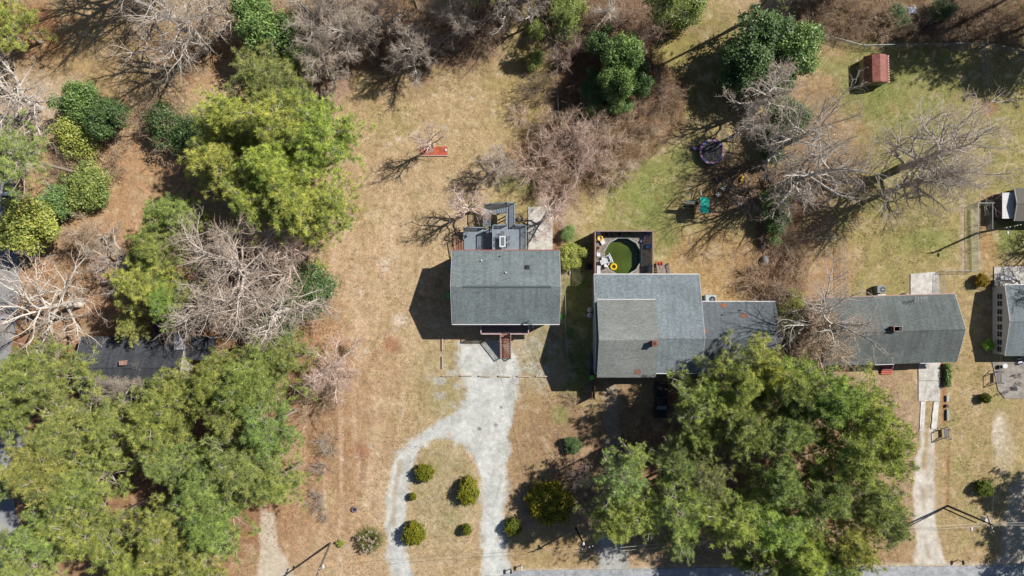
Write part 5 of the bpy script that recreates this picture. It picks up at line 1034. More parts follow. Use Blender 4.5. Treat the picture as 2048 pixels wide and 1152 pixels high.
def bare_tree(seed, H=12.0, R=5.5, nl=9, low=.28, twig=1.0, droop=.0, fork=1.0, mt=None, trad=.36, tw=.015, n3=8, n4=6):
    rs = np.random.RandomState(seed); K = 8; lean = rs.normal(0, .06, 3); lean[2] = 0
    tp, tr_ = grow(rs, np.zeros((1, 3)), np.array([[lean[0], lean[1], 1.]]), np.array([H*.72]), np.array([trad]), np.array([trad*.28]), K, .07, .10)
    s1, d1, r1, t1 = spawn(rs, tp, tr_, nl, low, 1.0, 52, 12, 0); az = np.arange(nl)*2.4+rs.normal(0, .3, nl); el = np.radians(22+42*t1+rs.normal(0, 9, nl)); d1 = np.stack([np.cos(az)*np.cos(el), np.sin(az)*np.cos(el), np.sin(el)], -1)
    l1 = R*(1.15-.45*t1)*rs.uniform(.8, 1.15, nl); p1, rr1 = grow(rs, s1, d1, l1, np.minimum(r1*.75, .2), np.full(nl, .035), 8, .15, .035-droop)
    s2, d2, r2, t2 = spawn(rs, p1, rr1, n3, .18, 1.0, 46, 14, .3); l2 = (R*.42)*(1.25-.7*t2)*rs.uniform(.6, 1.2, len(s2)); p2, rr2 = grow(rs, s2, d2, l2, np.minimum(r2*.75, .085), np.full(len(s2), .016), 6, .17, .03-droop)
    s3, d3, r3, t3 = spawn(rs, p2, rr2, n4, .15, 1.0, 44, 15, .2); l3 = R*.17*(1.3-.6*t3)*rs.uniform(.5, 1.3, len(s3)); p3, rr3 = grow(rs, s3, d3, l3, np.minimum(r3*.7, .03), np.full(len(s3), .009), 4, .2, .02-droop)
    s4, d4, r4, t4 = spawn(rs, p3, rr3, max(1, int(5*twig)), .15, 1.0, 42, 15, .1); l4 = R*.075*rs.uniform(.4, 1.4, len(s4)); p4, rr4 = grow(rs, s4, d4, l4, np.full(len(s4), tw*.75), np.full(len(s4), tw*.4), 2, .22, .02-droop)
    v, f = tubes([(tp, tr_, 10)]); tm = nmesh('trunk', v, 4, f, [m_bpale]); v, f = tubes([(p1, rr1, 7), (p2, rr2, 4)]); v2, f2 = tubes([(p3, rr3, 3), (p4, rr4, 3)])
    cm = merge([m_bpale, m_btw], [(v, f, None, 0), (v2, f2, None, 1)]); cm.name = 'branches'
    return dict(trunk=tm, crown=cm, R=float(np.percentile(np.hypot(p4[:, 0, 0], p4[:, 0, 1]), 92)), H=H)
def thicket(seed, R=3.2, H=4.2, ns=34, tw=.014, arch=.06):
    """many stems from the ground, arching outward, twiggy"""
    rs = np.random.RandomState(seed); a = rs.rand(ns)*6.283; q = np.sqrt(rs.rand(ns))*R*.55; s = np.stack([np.cos(a)*q, np.sin(a)*q, 0*a-.05], -1); el = np.radians(rs.uniform(32, 84, ns)); a2 = a+rs.normal(0, .8, ns)
    d = np.stack([np.cos(a2)*np.cos(el), np.sin(a2)*np.cos(el), np.sin(el)], -1); p, r = grow(rs, s, d, H*rs.uniform(.6, 1.1, ns), rs.uniform(.02, .045, ns), np.full(ns, .012), 7, .13, -arch)
    s2, d2, r2, t2 = spawn(rs, p, r, 9, .2, 1.0, 48, 16); p2, r2_ = grow(rs, s2, d2, H*.28*rs.uniform(.5, 1.2, len(s2)), np.full(len(s2), .017), np.full(len(s2), .009), 4, .2, -.01)
    s3, d3, r3, t3 = spawn(rs, p2, r2_, 7, .1, 1.0, 46, 16); p3, r3_ = grow(rs, s3, d3, H*.11*rs.uniform(.4, 1.4, len(s3)), np.full(len(s3), tw*.7), np.full(len(s3), tw*.4), 2, .25, .0)
    v, f = tubes([(p, r, 5)]); tm = nmesh('stems', v, 4, f, [m_bpale]); v2, f2 = tubes([(p2, r2_, 3), (p3, r3_, 3)]); cm = nmesh('twigs', v2, 4, f2, [m_btw]); return dict(trunk=tm, crown=cm, R=float(np.percentile(np.hypot(p3[:, 0, 0], p3[:, 0, 1]), 90)), H=H)
def leafy(seed, R=3.0, H=5.0, nc=420, M=26, ln=.12, wd=.055, m=None, lobes=9, base=.12, sp=.17, sticks=True):
    """lumpy broadleaf crown: leaf sprays over overlapping lobes, gaps between"""
    rs = np.random.RandomState(seed); az = rs.rand(lobes)*6.283; q = R*.66*np.sqrt(rs.rand(lobes)); lc = np.stack([np.cos(az)*q, np.sin(az)*q, H*(base+.25+.38*rs.rand(lobes)*(1-q/R*.6))], -1); lc[0] = (0, 0, H*.66); lr = R*rs.uniform(.20, .42, lobes)
    i = rs.randint(0, lobes, nc); d = unit(rs.normal(0, 1, (nc, 3))+np.array([0, 0, .35])); k = rs.uniform(.55, 1.05, nc)[:, None]; sc_ = np.array([1, 1, min(1.2, H/R*.5)]); c = lc[i]+d*lr[i][:, None]*k*sc_; c[:, 2] = np.maximum(c[:, 2], .15)
    v, f, tn = leaves(rs, c, M, sp, ln, wd, d); st = np.zeros((nc//4, 3)); st[:, 2] = H*.2*rs.rand(nc//4); e = c[:nc//4]; pts = np.stack([st, st*.5+e*.5+rs.normal(0, .15, e.shape)+np.array([0, 0, .2]), e], 1); rad = np.stack([np.full(len(e), .04), np.full(len(e), .025), np.full(len(e), .01)], 1)
    bv, bf = tubes([(pts, rad, 4)]); return dict(trunk=nmesh('trunk', bv, 4, bf, [m_bark]), crown=nmesh('crown', v, 4, f, [m or m_leaf], tn), R=R*.98, H=H)
def clipped(seed, R=1.0, H=1.5, N=900, m=None):
    rs = np.random.RandomState(seed); d = unit(rs.normal(0, 1, (N, 3))); bump = 1+.20*np.sin(d[:, 0]*7+seed)*np.sin(d[:, 1]*6)+.06*rs.normal(0, 1, N); k = rs.uniform(.72, 1.0, N)*bump; c = d*np.array([R, R, H/2])*k[:, None]+np.array([0, 0, H/2]); c[:, 2] = np.maximum(c[:, 2], .03)
    c = c*np.array([1+.12*math.sin(seed), 1-.1*math.cos(seed), 1])+np.array([.08, .05, 0])*c[:, 2:3]; v, f, tn = leaves(rs, c, 11, .06, .06, .03, d); bv, bf = tubes([(np.array([[[0, 0, -.05], [0, 0, H*.4], [.05, .02, H*.7]]]), np.array([[.06, .04, .02]]), 6)]); return dict(trunk=nmesh('stem', bv, 4, bf, [m_bark]), crown=nmesh('foliage', v, 4, f, [m or m_shrub], tn), R=R, H=H)
PINES = [pine_crown(11, 5.6, 8.5, 50), pine_crown(12, 5.8, 9.5, 56, .08), pine_crown(13, 5.2, 8.0, 44, .05), pine_crown(14, 6.0, 9.0, 60, .15), pine_crown(15, 5.5, 7.5, 48, .25), pine_crown(16, 5.4, 10., 54), pine_crown(17, 5.6, 8., 40, .35)]
PTR = [trunk_mesh(s) for s in (1, 2, 3)]
BT = [bare_tree(21, n3=9, n4=6, twig=1.), bare_tree(22, nl=12, low=.18, n3=9, n4=6, twig=1.), bare_tree(23, nl=14, low=.15, R=6.2, n3=9, n4=7, twig=1.2), bare_tree(24, nl=12, low=.12, H=10, twig=1.6, tw=.017, n3=11, n4=8), bare_tree(25, nl=10, low=.3, twig=.8, n3=8, n4=6), bare_tree(26, nl=14, H=11, low=.18, twig=1.6, n3=10, n4=9, tw=.012), bare_tree(27, H=15, R=9.5, nl=15, low=.18, n3=10, n4=7, twig=.9, trad=.5, tw=.011), bare_tree(28, H=14, R=9, nl=12, low=.2, n3=8, n4=5, twig=.9, trad=.42, tw=.012)]
TH = [thicket(31), thicket(32, 3.4, 3.6, 40), thicket(33, 2.6, 3.0, 30, .012), thicket(34, 3.2, 4.6, 38, .012, .03)]
YB = (1.16, 1.08, .70, 1); YD = (.76, .77, .58, 1); BD = (.64, .74, .58, 1)
LF = [leafy(41, nc=620, lobes=16, M=20, sp=.2), leafy(42, 3.2, 5.5, 720, lobes=20, M=20, sp=.2), leafy(43, 2.8, 4.2, 560, lobes=13, M=20, sp=.2), leafy(44, 3.4, 4.4, 640, M=13, lobes=18, sp=.27)]
CL = [clipped(51), clipped(52, 1.0, 1.8), clipped(53, 1.0, 1.3)]
# tints
YG = (1.05, 1.0, .72, 1); MG = (.76, .82, .68, 1); DG = (.66, .74, .68, 1); SG = (.78, .95, .9, 1); BG = (.88, .95, .74, 1)
rnd = random.Random(5); PI2 = 2*math.pi; used = {}
def put(name, label, cat, px, py, r, h, proto, tint, crown_name='crown', trunk_name='trunk', ry=None, hc=.62, rz=None, group=None, hide=None):
    """a crown seen at photo pixel (px,py) with radius r pixels and total height h: stem stands under it"""
    x, y = wpx(px, py, h*hc); k = PXM*(1-h*hc/CH); rz = rnd.uniform(0, PI2) if rz is None else rz; t = thing(name, label, cat, (x, y, 0), rz, group)
    s = r*k/proto['R']; sz = h/proto['H']; sy = (ry or r)*k/proto['R']
    if ry: t.rotation_euler.z = rnd.choice((0, math.pi))
    a = link(trunk_name, proto['trunk'], t); a.scale = (s, sy, sz); a.color = tint; b = link(crown_name, proto['crown'], t); b.scale = (s, sy, sz); b.color = tint
    return t
def pine(px, py, r, h, tint, label, i=None, dense=1.0):
    i = rnd.randrange(len(PINES)) if i is None else i; me = PINES[i]; hc = .68; x, y = wpx(px, py, h*hc); k = PXM*(1-h*hc/CH); t = thing('pine_tree', label, 'pine tree', (x, y, 0), rnd.uniform(0, PI2)); s = r*k/me['R']*1.0
    j = tuple(c*rnd.uniform(.92, 1.08) for c in tint[:3])+(1,)
    cz = min(me['H']*s*1.05, h*.62); c = link('crown', me, t); c.scale = (s, s, cz/me['H']); c.location = (0, 0, h-cz); c.color = j
    a = link('trunk', PTR[i % 3], t); a.scale = (1, 1, h-.4); a.location = (0, 0, -.1); return t
Pn = [
(12,48,62,10,YG,'yellow green pine cut off by the top left corner'),
(540,172,82,14,DG,'darker pine directly above the big yellow green crown beside the clearing'),
(590,215,50,12,MG,'small mid green pine at the upper right edge of the big crown'),
(478,248,78,16,YB,'yellow pine forming the upper left shoulder of the big crown by the clearing'),
(560,262,92,18,YB,'brightest yellow pine at the heart of the big crown by the clearing'),
(640,280,80,17,(.98,1.0,.70,1),'pine bulging toward the clearing at the right of the big crown'),
(450,330,76,15,YB,'pine at the lower left side of the big crown by the clearing'),
(560,350,84,17,YB,'pine in the lower middle of the big crown by the clearing'),
(600,420,88,16,(.98,1.0,.70,1),'lush green pine below the big yellow crown'),
(670,420,62,15,(.98,1.0,.70,1),'green pine reaching furthest right into the clearing'),
(510,410,62,15,(.98,1.0,.70,1),'green pine at the lower left above the bare grey tree'),
(350,432,56,13,MG,'olive pine above the pair of pines beside the straw path'),
(322,500,58,13,MG,'middle pine of the group beside the straw path'),
(300,570,66,14,YG,'yellowish pine left of the big bare grey tree'),
(345,600,50,12,MG,'pine between the yellowish pine and the big bare grey tree'),
(268,650,34,8,BG,'small green pine crown hanging over the dark roof'),
(50,318,70,20,SG,'soft bluish green tall pine near the left edge'),
(70,755,84,18,BD,'bright green pine at the left edge beside the dark roofed house'),
(15,830,62,18,BD,'pine at the left edge leaning over the grey street'),
(160,850,82,17,MG,'pine below and left of the dark roofed house'),
(120,930,88,18,YD,'large pine over the street edge at the lower left'),
(190,960,78,17,YD,'pine just right of the large pine at the street edge'),
(245,850,62,15,MG,'pine below the dark roof between two larger crowns'),
(330,830,86,17,YD,'broad pine below the middle of the dark roof'),
(368,778,48,14,MG,'pine covering the lower right corner of the dark roof'),
(442,762,66,16,YD,'pine at the upper middle of the lower left wood'),
(510,760,82,17,BD,'tall bright pine at the top right of the lower left wood'),
(575,715,52,13,BD,'green pine at the upper right edge of the lower left wood'),
(540,850,72,16,BD,'pine at the right edge of the lower left wood, above the twig pile'),
(470,830,56,15,MG,'pine just right of the orange gap in the wood'),
(500,925,80,16,DG,'dark pine in the middle right of the lower left wood'),
(420,960,74,16,DG,'shaded pine in the centre of the lower left wood'),
(560,960,58,14,MG,'pine at the right edge of the wood above the sandy path'),
(350,910,64,15,MG,'pine in the hollow below the broad pine'),
(200,1055,82,17,YD,'pine near the bottom edge at the lower left'),
(110,1060,66,16,MG,'pine beside the street near the bottom left'),
(290,1120,70,16,YD,'pine cut by the bottom edge at the lower left'),
(350,1060,76,17,YD,'pine near the bottom edge, left of the sandy path'),
(440,1040,74,16,BD,'pine between the wood centre and the sandy path'),
(400,1130,66,15,YD,'bottom edge pine nearest the sandy path'),
(20,1080,52,16,DG,'shaded pine in the bottom left corner'),
(60,1140,50,15,MG,'small pine cut by the bottom edge at the street'),
(10,960,40,16,DG,'dark pine clump at the left edge above the bottom corner'),
(1240,955,60,15,SG,'pale green pine at the far left of the lower right wood'),
(1230,1030,60,15,BG,'lower pale green pine above the gravel apron'),
(1262,908,34,13,BG,'narrow pine top pointing at the pool house from the wood'),
(1270,1010,56,15,BG,'pine between the pale green pines and the wood'),
(1395,790,70,15,BG,'pine standing over the dark pickup truck'),
(1388,865,44,13,MG,'low pine just below the dark pickup truck'),
(1460,770,70,16,YG,'pine touching the lower roof edge of the pool house'),
(1520,745,64,15,YG,'pine below the wing roof of the pool house'),
(1480,850,78,16,MG,'pine in the upper middle of the lower right wood'),
(1350,930,62,14,DG,'dark pine in the left middle of the lower right wood'),
(1350,1010,76,17,BG,'grey green pine in the lower left part of the right wood'),
(1400,960,60,15,DG,'shaded pine beside the orange gap of the right wood'),
(1570,780,74,17,BG,'pine right of the wing roof at the top of the wood'),
(1640,790,84,18,BG,'big pine below the bare tree at the top of the wood'),
(1560,850,70,16,MG,'pine above the orange gap in the right wood'),
(1710,820,74,18,YG,'pine at the upper right shoulder of the right wood'),
(1750,890,68,18,YG,'yellow pine at the far right of the wood by the dirt drive'),
(1680,900,80,18,BG,'large pine in the right part of the right wood'),
(1620,980,78,17,MG,'pine in the centre right of the right wood'),
(1540,950,62,16,MG,'pine left of the centre of the right wood'),
(1720,990,78,17,MG,'open pine with dark limbs in the right wood'),
(1450,1030,76,17,YG,'pine in the lower middle of the right wood'),
(1530,1040,78,17,BG,'yellow green pine in the lower middle right of the wood'),
(1590,1100,72,16,YG,'pine near the road at the bottom of the right wood'),
(1680,1080,70,16,YG,'pine near the road at the lower right of the wood'),
(1650,1130,60,15,MG,'bottom edge pine overhanging the road'),
(1540,1130,50,14,BG,'small pine over the road edge left of the larger one'),
(1760,1040,48,14,DG,'dark open pine at the power line by the dirt drive'),
(1350,1070,44,13,DG,'low dark pine near the road edge'),
(1480,1110,30,10,MG,'small pine branch tip above the road verge'),
(1330,8,42,12,MG,'green pine at the top edge left of the dark broadleaf tree'),
(1128,50,34,9,DG,'small dull green pine in the thicket at the top centre'),
]
for i, (x, y, r, h, c, l) in enumerate(Pn): pine(x, y, r*.92, h, c, l, 6 if 1180 < x < 1410 and y > 780 and i % 4 else i % 6)
# trees beyond the frame whose shadows fall inside it
for (bx, by, r, h, l) in ((1495, 42, 60, 24, 'very tall pine whose thick trunk shadow crosses the lawn at the top'), (1975, 20, 62, 17, 'pine beyond the top edge shading the back fence'), (2075, 40, 60, 17, 'pine beyond the top right corner'), (2150, 60, 70, 18, 'pine beyond the right edge near the back fence'), (900, 15, 58, 18, 'pine beyond the top edge shading the thicket'), (968, 22, 54, 18, 'second pine beyond the top edge over the dark litter'), (1060, -5, 60, 18, 'pine beyond the top edge left of the wire fence'), (835, 20, 44, 13, 'pine at the top edge over the dark leaf litter'), (2135, 930, 50, 13, 'pine beyond the right edge shading the dirt yard'), (2150, 1010, 56, 14, 'lower pine beyond the right edge shading the dirt yard'), (2110, 1095, 46, 12, 'pine beyond the right edge near the road'), (1110, -40, 60, 15, 'pine beyond the top edge over the wire fence'), (1700, -60, 60, 14, 'pine beyond the top edge behind the brush')):
    k = 1/(1-h*.68/CH); pine(1024+(bx-1024)*k, 576+(by-576)*k, r, h, MG, l)
PALE = (1.0, .97, .94, 1); GREY = (.86, .84, .83, 1); PINK = (1.2, 1.04, 1.0, 1); BRN = (.8, .66, .55, 1); TAN = (.95, .82, .66, 1); DKB = (.5, .43, .38, 1)
def bt(px, py, r, h, i, tint, label, ry=None, **k): return put('bare_tree', label, 'bare tree', px, py, r, h, BT[i], tint, 'branches', ry=ry, **k)
for a in [
(350,55,118,15,6,PALE,'large pale lichen covered bare tree at the upper left'),
(440,30,60,12,0,PALE,'pale bare tree between the large pale tree and the ivy green one'),
(620,40,80,12,2,PALE,'dense silvery bare tree right of the ivy green tree at the top'),
(680,60,72,12,5,PALE,'silvery bare tree at the top, left of the dark leaf litter'),
(650,130,52,9,3,PALE,'lower small silvery bare tree touching the dark pine'),
(760,25,52,11,0,PALE,'slim pale bare tree at the top edge above the shade'),
(818,100,58,9,3,GREY,'round grey bare tree standing in the dark shade at the top'),
(920,30,62,12,5,GREY,'grey brown bare tree at the top edge right of the round grey one'),
(1010,10,48,11,0,GREY,'dim bare tree at the top edge near the wire fence'),
(10,190,92,11,4,PALE,'pale bare tree at the left edge below the corner pine'),
(92,612,124,12,7,(1.15,1.1,1.05,1),'white barked bare tree stretching over the grey street'),
(20,290,60,9,4,PALE,'thin white bare tree over the bluish pine at the left edge'),
(225,520,62,9,0,GREY,'small grey bare tree on the orange ground left of the pines'),
(180,470,46,7,5,TAN,'low bare sapling on the straw below the round green bush'),
(500,550,150,15,6,(.95,.88,.84,1),'big bare grey tree with many limbs left of the clearing'),
(440,610,96,13,0,PALE,'bare tree crowding the lower left of the big bare grey tree'),
(560,480,84,13,4,PINK,'reddish grey bare tree below the lush green pine'),
(560,620,90,12,0,PALE,'bare tree over the ivy green bush beside the clearing'),
(670,735,66,8,5,PINK,'small pinkish bare tree at the edge of the clearing'),
(232,778,42,12,5,GREY,'twiggy grey tree between the dark roof and the pines'),
(856,276,36,10,4,PINK,'little bare tree growing in the red mulch bed'),
(938,410,46,10,4,PINK,'small pinkish bare tree beside the deck stairs'),
(990,330,42,7,3,PALE,'pale twiggy tree left of the pinkish thicket'),
(1535,190,66,12,0,PALE,'white twigged bare tree over the dark broadleaf tree'),
(1500,250,46,9,0,GREY,'grey bare tree above the black trampoline'),
(1560,305,60,10,4,GREY,'bare tree right of the black trampoline'),
(1632,255,88,18,7,PALE,'fine feathery bare tree above the brown strip'),
(1650,335,108,18,7,PALE,'wide bare tree over the brown strip right of the trampoline'),
(1590,360,66,10,4,GREY,'tangled bare tree at the hedgerow above the play set'),
(1890,308,132,16,6,PALE,'big spreading bare tree on the green lawn below the shed'),
(1845,366,84,15,6,GREY,'second bare crown on the lower left of the big spreading tree'),
(1660,640,112,14,7,GREY,'bare grey tree arching over the left end of the long grey green house'),
(1640,690,84,10,5,TAN,'tan twigged tree above the lower right wood'),
(1105,430,46,7,0,PINK,'thin bare tree beside the concrete pad'),
(1065,20,36,9,4,GREY,'dead looking bare tree by the wire fence at the top'),
(1215,10,40,9,4,PALE,'white limbed bare tree at the top centre'),
(2130,560,60,8,0,GREY,'bare tree beyond the right edge by the outbuilding'),
(1450,640,10,3,0,GREY,'tiny twig sapling behind the wing roof')]: bt(*a) if a[6][0:4] != 'tiny' else None
# bare trees beyond the top edge, for their shadows
for (bx, by, r, h, i, l) in ((300, -30, 120, 19, 6, 'bare tree beyond the top edge left of the pale tree'), (400, -50, 120, 19, 6, 'tall bare tree beyond the top edge at the left'), (720, 0, 90, 15, 6, 'bare tree beyond the top edge over the dark litter'), (1020, -30, 90, 14, 2, 'bare tree beyond the top edge at the centre'), (2110, 90, 90, 14, 1, 'bare tree beyond the right edge behind the fence'), (2110, 465, 60, 8, 0, 'bare tree beyond the right edge above the white sided house')):
    k = 1/(1-h*.62/CH); bt(1024+(bx-1024)*k, 576+(by-576)*k, r, h, i, GREY, l)
def th(px, py, r, h, i, tint, label, ry=None): return put('bare_shrub', label, 'bare shrub', px, py, r, h, TH[i], tint, 'twigs', 'stems', ry=ry, hc=.5)
for a in [
(1140,300,80,6,0,PINK,'pinkish brown thicket in the middle above the concrete pad'),
(1080,330,60,5.5,1,PINK,'left part of the pinkish brown thicket above the deck'),
(1190,290,56,5,3,PINK,'right part of the pinkish brown thicket'),
(1120,370,44,5,1,PINK,'lower tip of the pinkish brown thicket near the fence'),
(1110,255,46,5,0,TAN,'upper edge shrub of the pinkish brown thicket'),
(1240,255,50,4,1,TAN,'brown shrub below the evergreen in the thicket'),
(1322,178,44,3,3,BRN,'reddish brown shrub at the right of the thicket'),
(1290,235,38,3,1,BRN,'brown shrub between the thicket and the dark shade'),
(1345,205,28,2.5,2,BRN,'small brown shrub at the edge of the lawn in the thicket'),
(1130,90,44,6,0,PINK,'light pinkish shrub beside the wire fence at the top'),
(1255,50,56,7,1,PINK,'pale pinkish shrub tangle at the top centre'),
(1200,40,40,5,3,BRN,'brown shrub left of the pale tangle at the top'),
(1300,60,40,5,2,BRN,'brown shrub right of the pale tangle at the top'),
(1230,340,40,3,2,TAN,'tan low shrub at the right foot of the thicket'),
(1170,220,50,4,3,DKB,'dark shrub in the shade under the evergreen'),
(1080,180,40,4,2,DKB,'dark shrub close to the wire fence'),
(330,230,70,6,3,BRN,'brown viny shrub between the dark evergreens and the big crown'),
(190,330,60,4,1,TAN,'tan arching shrub beside the yellow green bush'),
(130,340,44,4,2,BRN,'brownish shrub above the yellow green bush'),
(480,600,66,5,1,DKB,'dark undergrowth shrub below the big bare grey tree'),
(620,560,44,4,2,PINK,'twiggy shrub at the clearing edge beside the bare trees'),
(628,800,46,5,1,TAN,'greenish tan arching shrub at the edge of the wood'),
(655,890,26,2.2,0,GREY,'grey twig pile at the edge of the wood, the uppermost one'),
(640,940,20,2,2,GREY,'small dark twig pile below the uppermost one'),
(632,1005,26,2.4,0,GREY,'pale grey twig clump beside the lower wood edge'),
(645,1035,12,1.2,2,GREY,'tiny grey twig clump just below the pale clump'),
(590,300,30,3,2,BRN,'never seen') ,
(1540,560,54,3.5,1,BRN,'brown shrub in the hedgerow beside the tan lawn'),
(1575,610,50,4,3,BRN,'brown shrub behind the end of the wing roof'),
(1590,670,66,6,1,BRN,'brown thicket at the end of the wing roof'),
(1545,620,40,4,0,GREY,'grey twig tangle at the corner of the wing roof'),
(1560,470,46,3,2,DKB,'dark shrub in the hedgerow shade'),
(1500,390,40,1.4,2,PINK,'low pile of cut branches by the play set'),
(1450,330,40,2,2,DKB,'low dark branches beside the trampoline'),
(1600,520,36,3,2,TAN,'tan shrub at the left end of the chain link corner'),
(1700,25,46,4,1,BRN,'brown brush at the top, left of the white tarp'),
(1770,40,50,4,3,TAN,'tan brush between the fence and the white tarp'),
(1860,55,46,3,1,DKB,'dark brush around the blue tarp heap'),
(1935,30,56,4,0,TAN,'tan brush at the top right of the blue tarp heap'),
(2010,30,60,5,1,DKB,'dark brush in the top right corner'),
(1640,40,40,4,2,BRN,'brown brush at the top between the dark tree and the fence'),
(1160,950,32,3,3,PINK,'greyish bare shrub in the shade left of the pale green pine'),
(1142,800,18,1.3,2,TAN,'small spiky tan plant in front of the raised house shadow'),
(850,40,60,5,1,BRN,'brown brush at the top edge in the dark shade'),
(960,50,60,5,3,BRN,'brown brush at the top edge left of the wire fence'),
(740,60,50,4,1,DKB,'dark brush under the silvery trees'),
(1040,225,26,2,2,PINK,'small reddish bare shrub at the end of the dark shade')]:
    if a[6] != 'never seen': th(*a)
def lf(px, py, r, h, i, tint, label, name='evergreen_tree', cat='evergreen', ry=None): return put(name, label, cat, px, py, r, h, LF[i], tint, 'crown', 'trunk', ry=ry, hc=.55)
DK = (.36, .48, .42, 1); OL = (1.0, .95, .7, 1); YL = (1.35, 1.15, .7, 1); IV = (.8, .95, .8, 1); GL = (.72, .86, .70, 1)
for a in [
(1530,70,78,11,1,DK,'big glossy dark green broadleaf tree near the top right'),
(1605,95,62,10,0,GL,'right half of the dark broadleaf crown at the back fence'),
(1490,140,62,9,1,DK,'lower left part of the dark broadleaf crown'),
(1550,150,52,8,2,DK,'lower part of the dark broadleaf crown under white twigs'),
(1570,235,50,6,2,DK,'dark evergreen under the bare trees right of the trampoline'),
(1540,300,36,4,3,DK,'low dark evergreen beside the trampoline'),
(1248,110,50,12,0,GL,'bright evergreen in the thicket at the top centre'),
(1205,82,36,7,2,DK,'small dark evergreen at the upper left of the thicket evergreen'),
(1240,165,44,11,1,GL,'evergreen below the bright one in the thicket'),
(1240,205,30,5,0,IV,'lowest light green evergreen in the thicket'),
(1280,160,34,8,2,DK,'dark evergreen on the right of the thicket group'),
(1195,170,40,5,2,DK,'shaded evergreen on the left of the thicket group'),
(1185,215,24,4,3,IV,'small ivy green evergreen at the lower left of the thicket'),
(150,205,50,8,2,GL,'dark green broadleaf crown at the upper left'),
(215,235,50,8,0,DK,'dark glossy broadleaf crown right of the other at the upper left'),
(340,250,60,6,3,DK,'dark evergreen under the brown vines at the upper left'),
(390,270,46,6,3,DK,'dark evergreen touching the big yellow crown on its left'),
(150,270,52,6,3,YL,'yellow green broadleaf bush left of the straw hollow'),
(170,375,62,6,3,OL,'olive yellow bush above the round green bush at the left'),
(190,395,36,4,3,BG,'bright green low bush edge beside the straw path'),
(110,400,40,5,2,SG,'bluish green bush above the round green bush'),
(60,455,66,8,2,YL,'round bright green bush beside the street at the left edge'),
(540,60,66,11,3,IV,'ivy covered green tree between the pale bare trees at the top'),
(500,30,48,10,2,IV,'upper left part of the ivy green foliage at the top'),
(600,100,46,8,3,IV,'lower right ivy green foliage under silvery twigs'),
(610,590,80,5,3,DK,'ivy green bush below the bare trees beside the clearing'),
(550,680,60,5,3,IV,'green bush at the foot of the bare trees above the wood'),
(440,500,50,5,3,DK,'dark green undergrowth behind the big bare grey tree'),
(530,640,60,4,3,DK,'low dark green undergrowth beneath the bare trees'),
(1146,512,30,3.8,2,YL,'small bright green tree beside the fence between the houses'),
(1135,465,20,2,3,IV,'low green bush above the small bright green tree'),
(1550,395,34,4.5,3,IV,'ivy green bush in the hedgerow above the tan lawn'),
(1550,440,30,4,2,DK,'dark bush in the middle of the hedgerow'),
(1549,478,16,2.5,3,IV,'small pale green bush in the hedgerow'),
(1590,600,24,3,3,YL,'yellow green small bush by the end of the wing roof'),
(1570,645,40,5,3,OL,'olive brown bush beside the wing roof end'),
(1130,15,50,6,3,OL,'olive bush at the top edge beside the wire fence'),
(1070,60,24,3,3,OL,'olive low bush left of the wire fence at the top'),
(1072,120,24,3,3,OL,'yellow olive bush left of the wire fence, lower one'),
(1380,20,50,6,3,OL,'olive bush at the top edge right of the thicket'),
(1147,893,22,2.4,1,DK,'dark round bush in the shade above the greyish shrub'),
(1978,689,12,1.8,2,(1.0,1.5,.4,1),'lime green sapling in the shadow of the white sided house'),
(880,4,14,3,2,YL,'little yellow green bush at the top edge in the dark shade'),
(1800,30,30,3,3,DK,'dark green patch in the brush near the white tarp'),
(1890,20,30,3,3,DK,'dark green patch in the brush above the blue tarp heap'),
(680,1087,9,.9,2,YL,'yellow green tuft at the foot of the grey utility pole')]: lf(*a)
GD = (1.0, 1.0, .9, 1)
for (px, py, r, ry, h, i, tint, l) in [
(848,948,17,18,2.3,0,GD,'round golden green shrub at the top left of the lawn island'),
(938,980,18,27,2.6,1,(1.15,1.1,.9,1),'oval golden shrub at the right side of the lawn island'),
(829,1067,20,24,2.6,0,(1.12,1.08,.9,1),'golden shrub at the lower left of the lawn island'),
(825,994,6.5,7,1.3,2,GD,'tiny round shrub below the top left golden shrub'),
(933,1060,9,10,1.7,2,(.8,.9,.8,1),'small shrub in the dappled shade of the lawn island'),
(1098,1010,43,40,3.2,2,(1.15,1.0,.8,1),'largest round golden shrub in the shade right of the drive'),
(1027,1053,15,17,2.0,1,(.7,.8,.7,1),'dark round shrub at the right edge of the gravel drive'),
(1966,560,12,14,1.6,0,(1.5,.95,.5,1),'round orange tan shrub between the fence and the rear patio'),
(1972,797,9,9,1.4,2,(.6,.7,.7,1),'small dark round shrub under the feeder left of the patio'),
(1972,976,15,15,1.8,1,(.6,.8,.7,1),'dark green round shrub left of the shaded dirt yard')]:
    put('round_shrub', l, 'shrub', px, py, r, h, CL[i], tint, 'foliage', 'stem', ry=ry, hc=.6, group='clipped round shrubs')
# hedge
x, y = wpx(1895, 750, .5); rs = np.random.RandomState(9); c = np.stack([rs.uniform(-.32, .32, 700), rs.uniform(-1.7, 1.7, 700), rs.uniform(.1, .95, 700)], -1); v, f, tn = leaves(rs, c, 10, .05, .06, .035)
t = thing('hedge', 'narrow dark green hedge strip right of the concrete driveway', 'hedge', (x, y, 0)); o = link('foliage', nmesh('foliage', v, 4, f, [m_leaf], tn), t); o.color = (.7, .85, .7, 1)
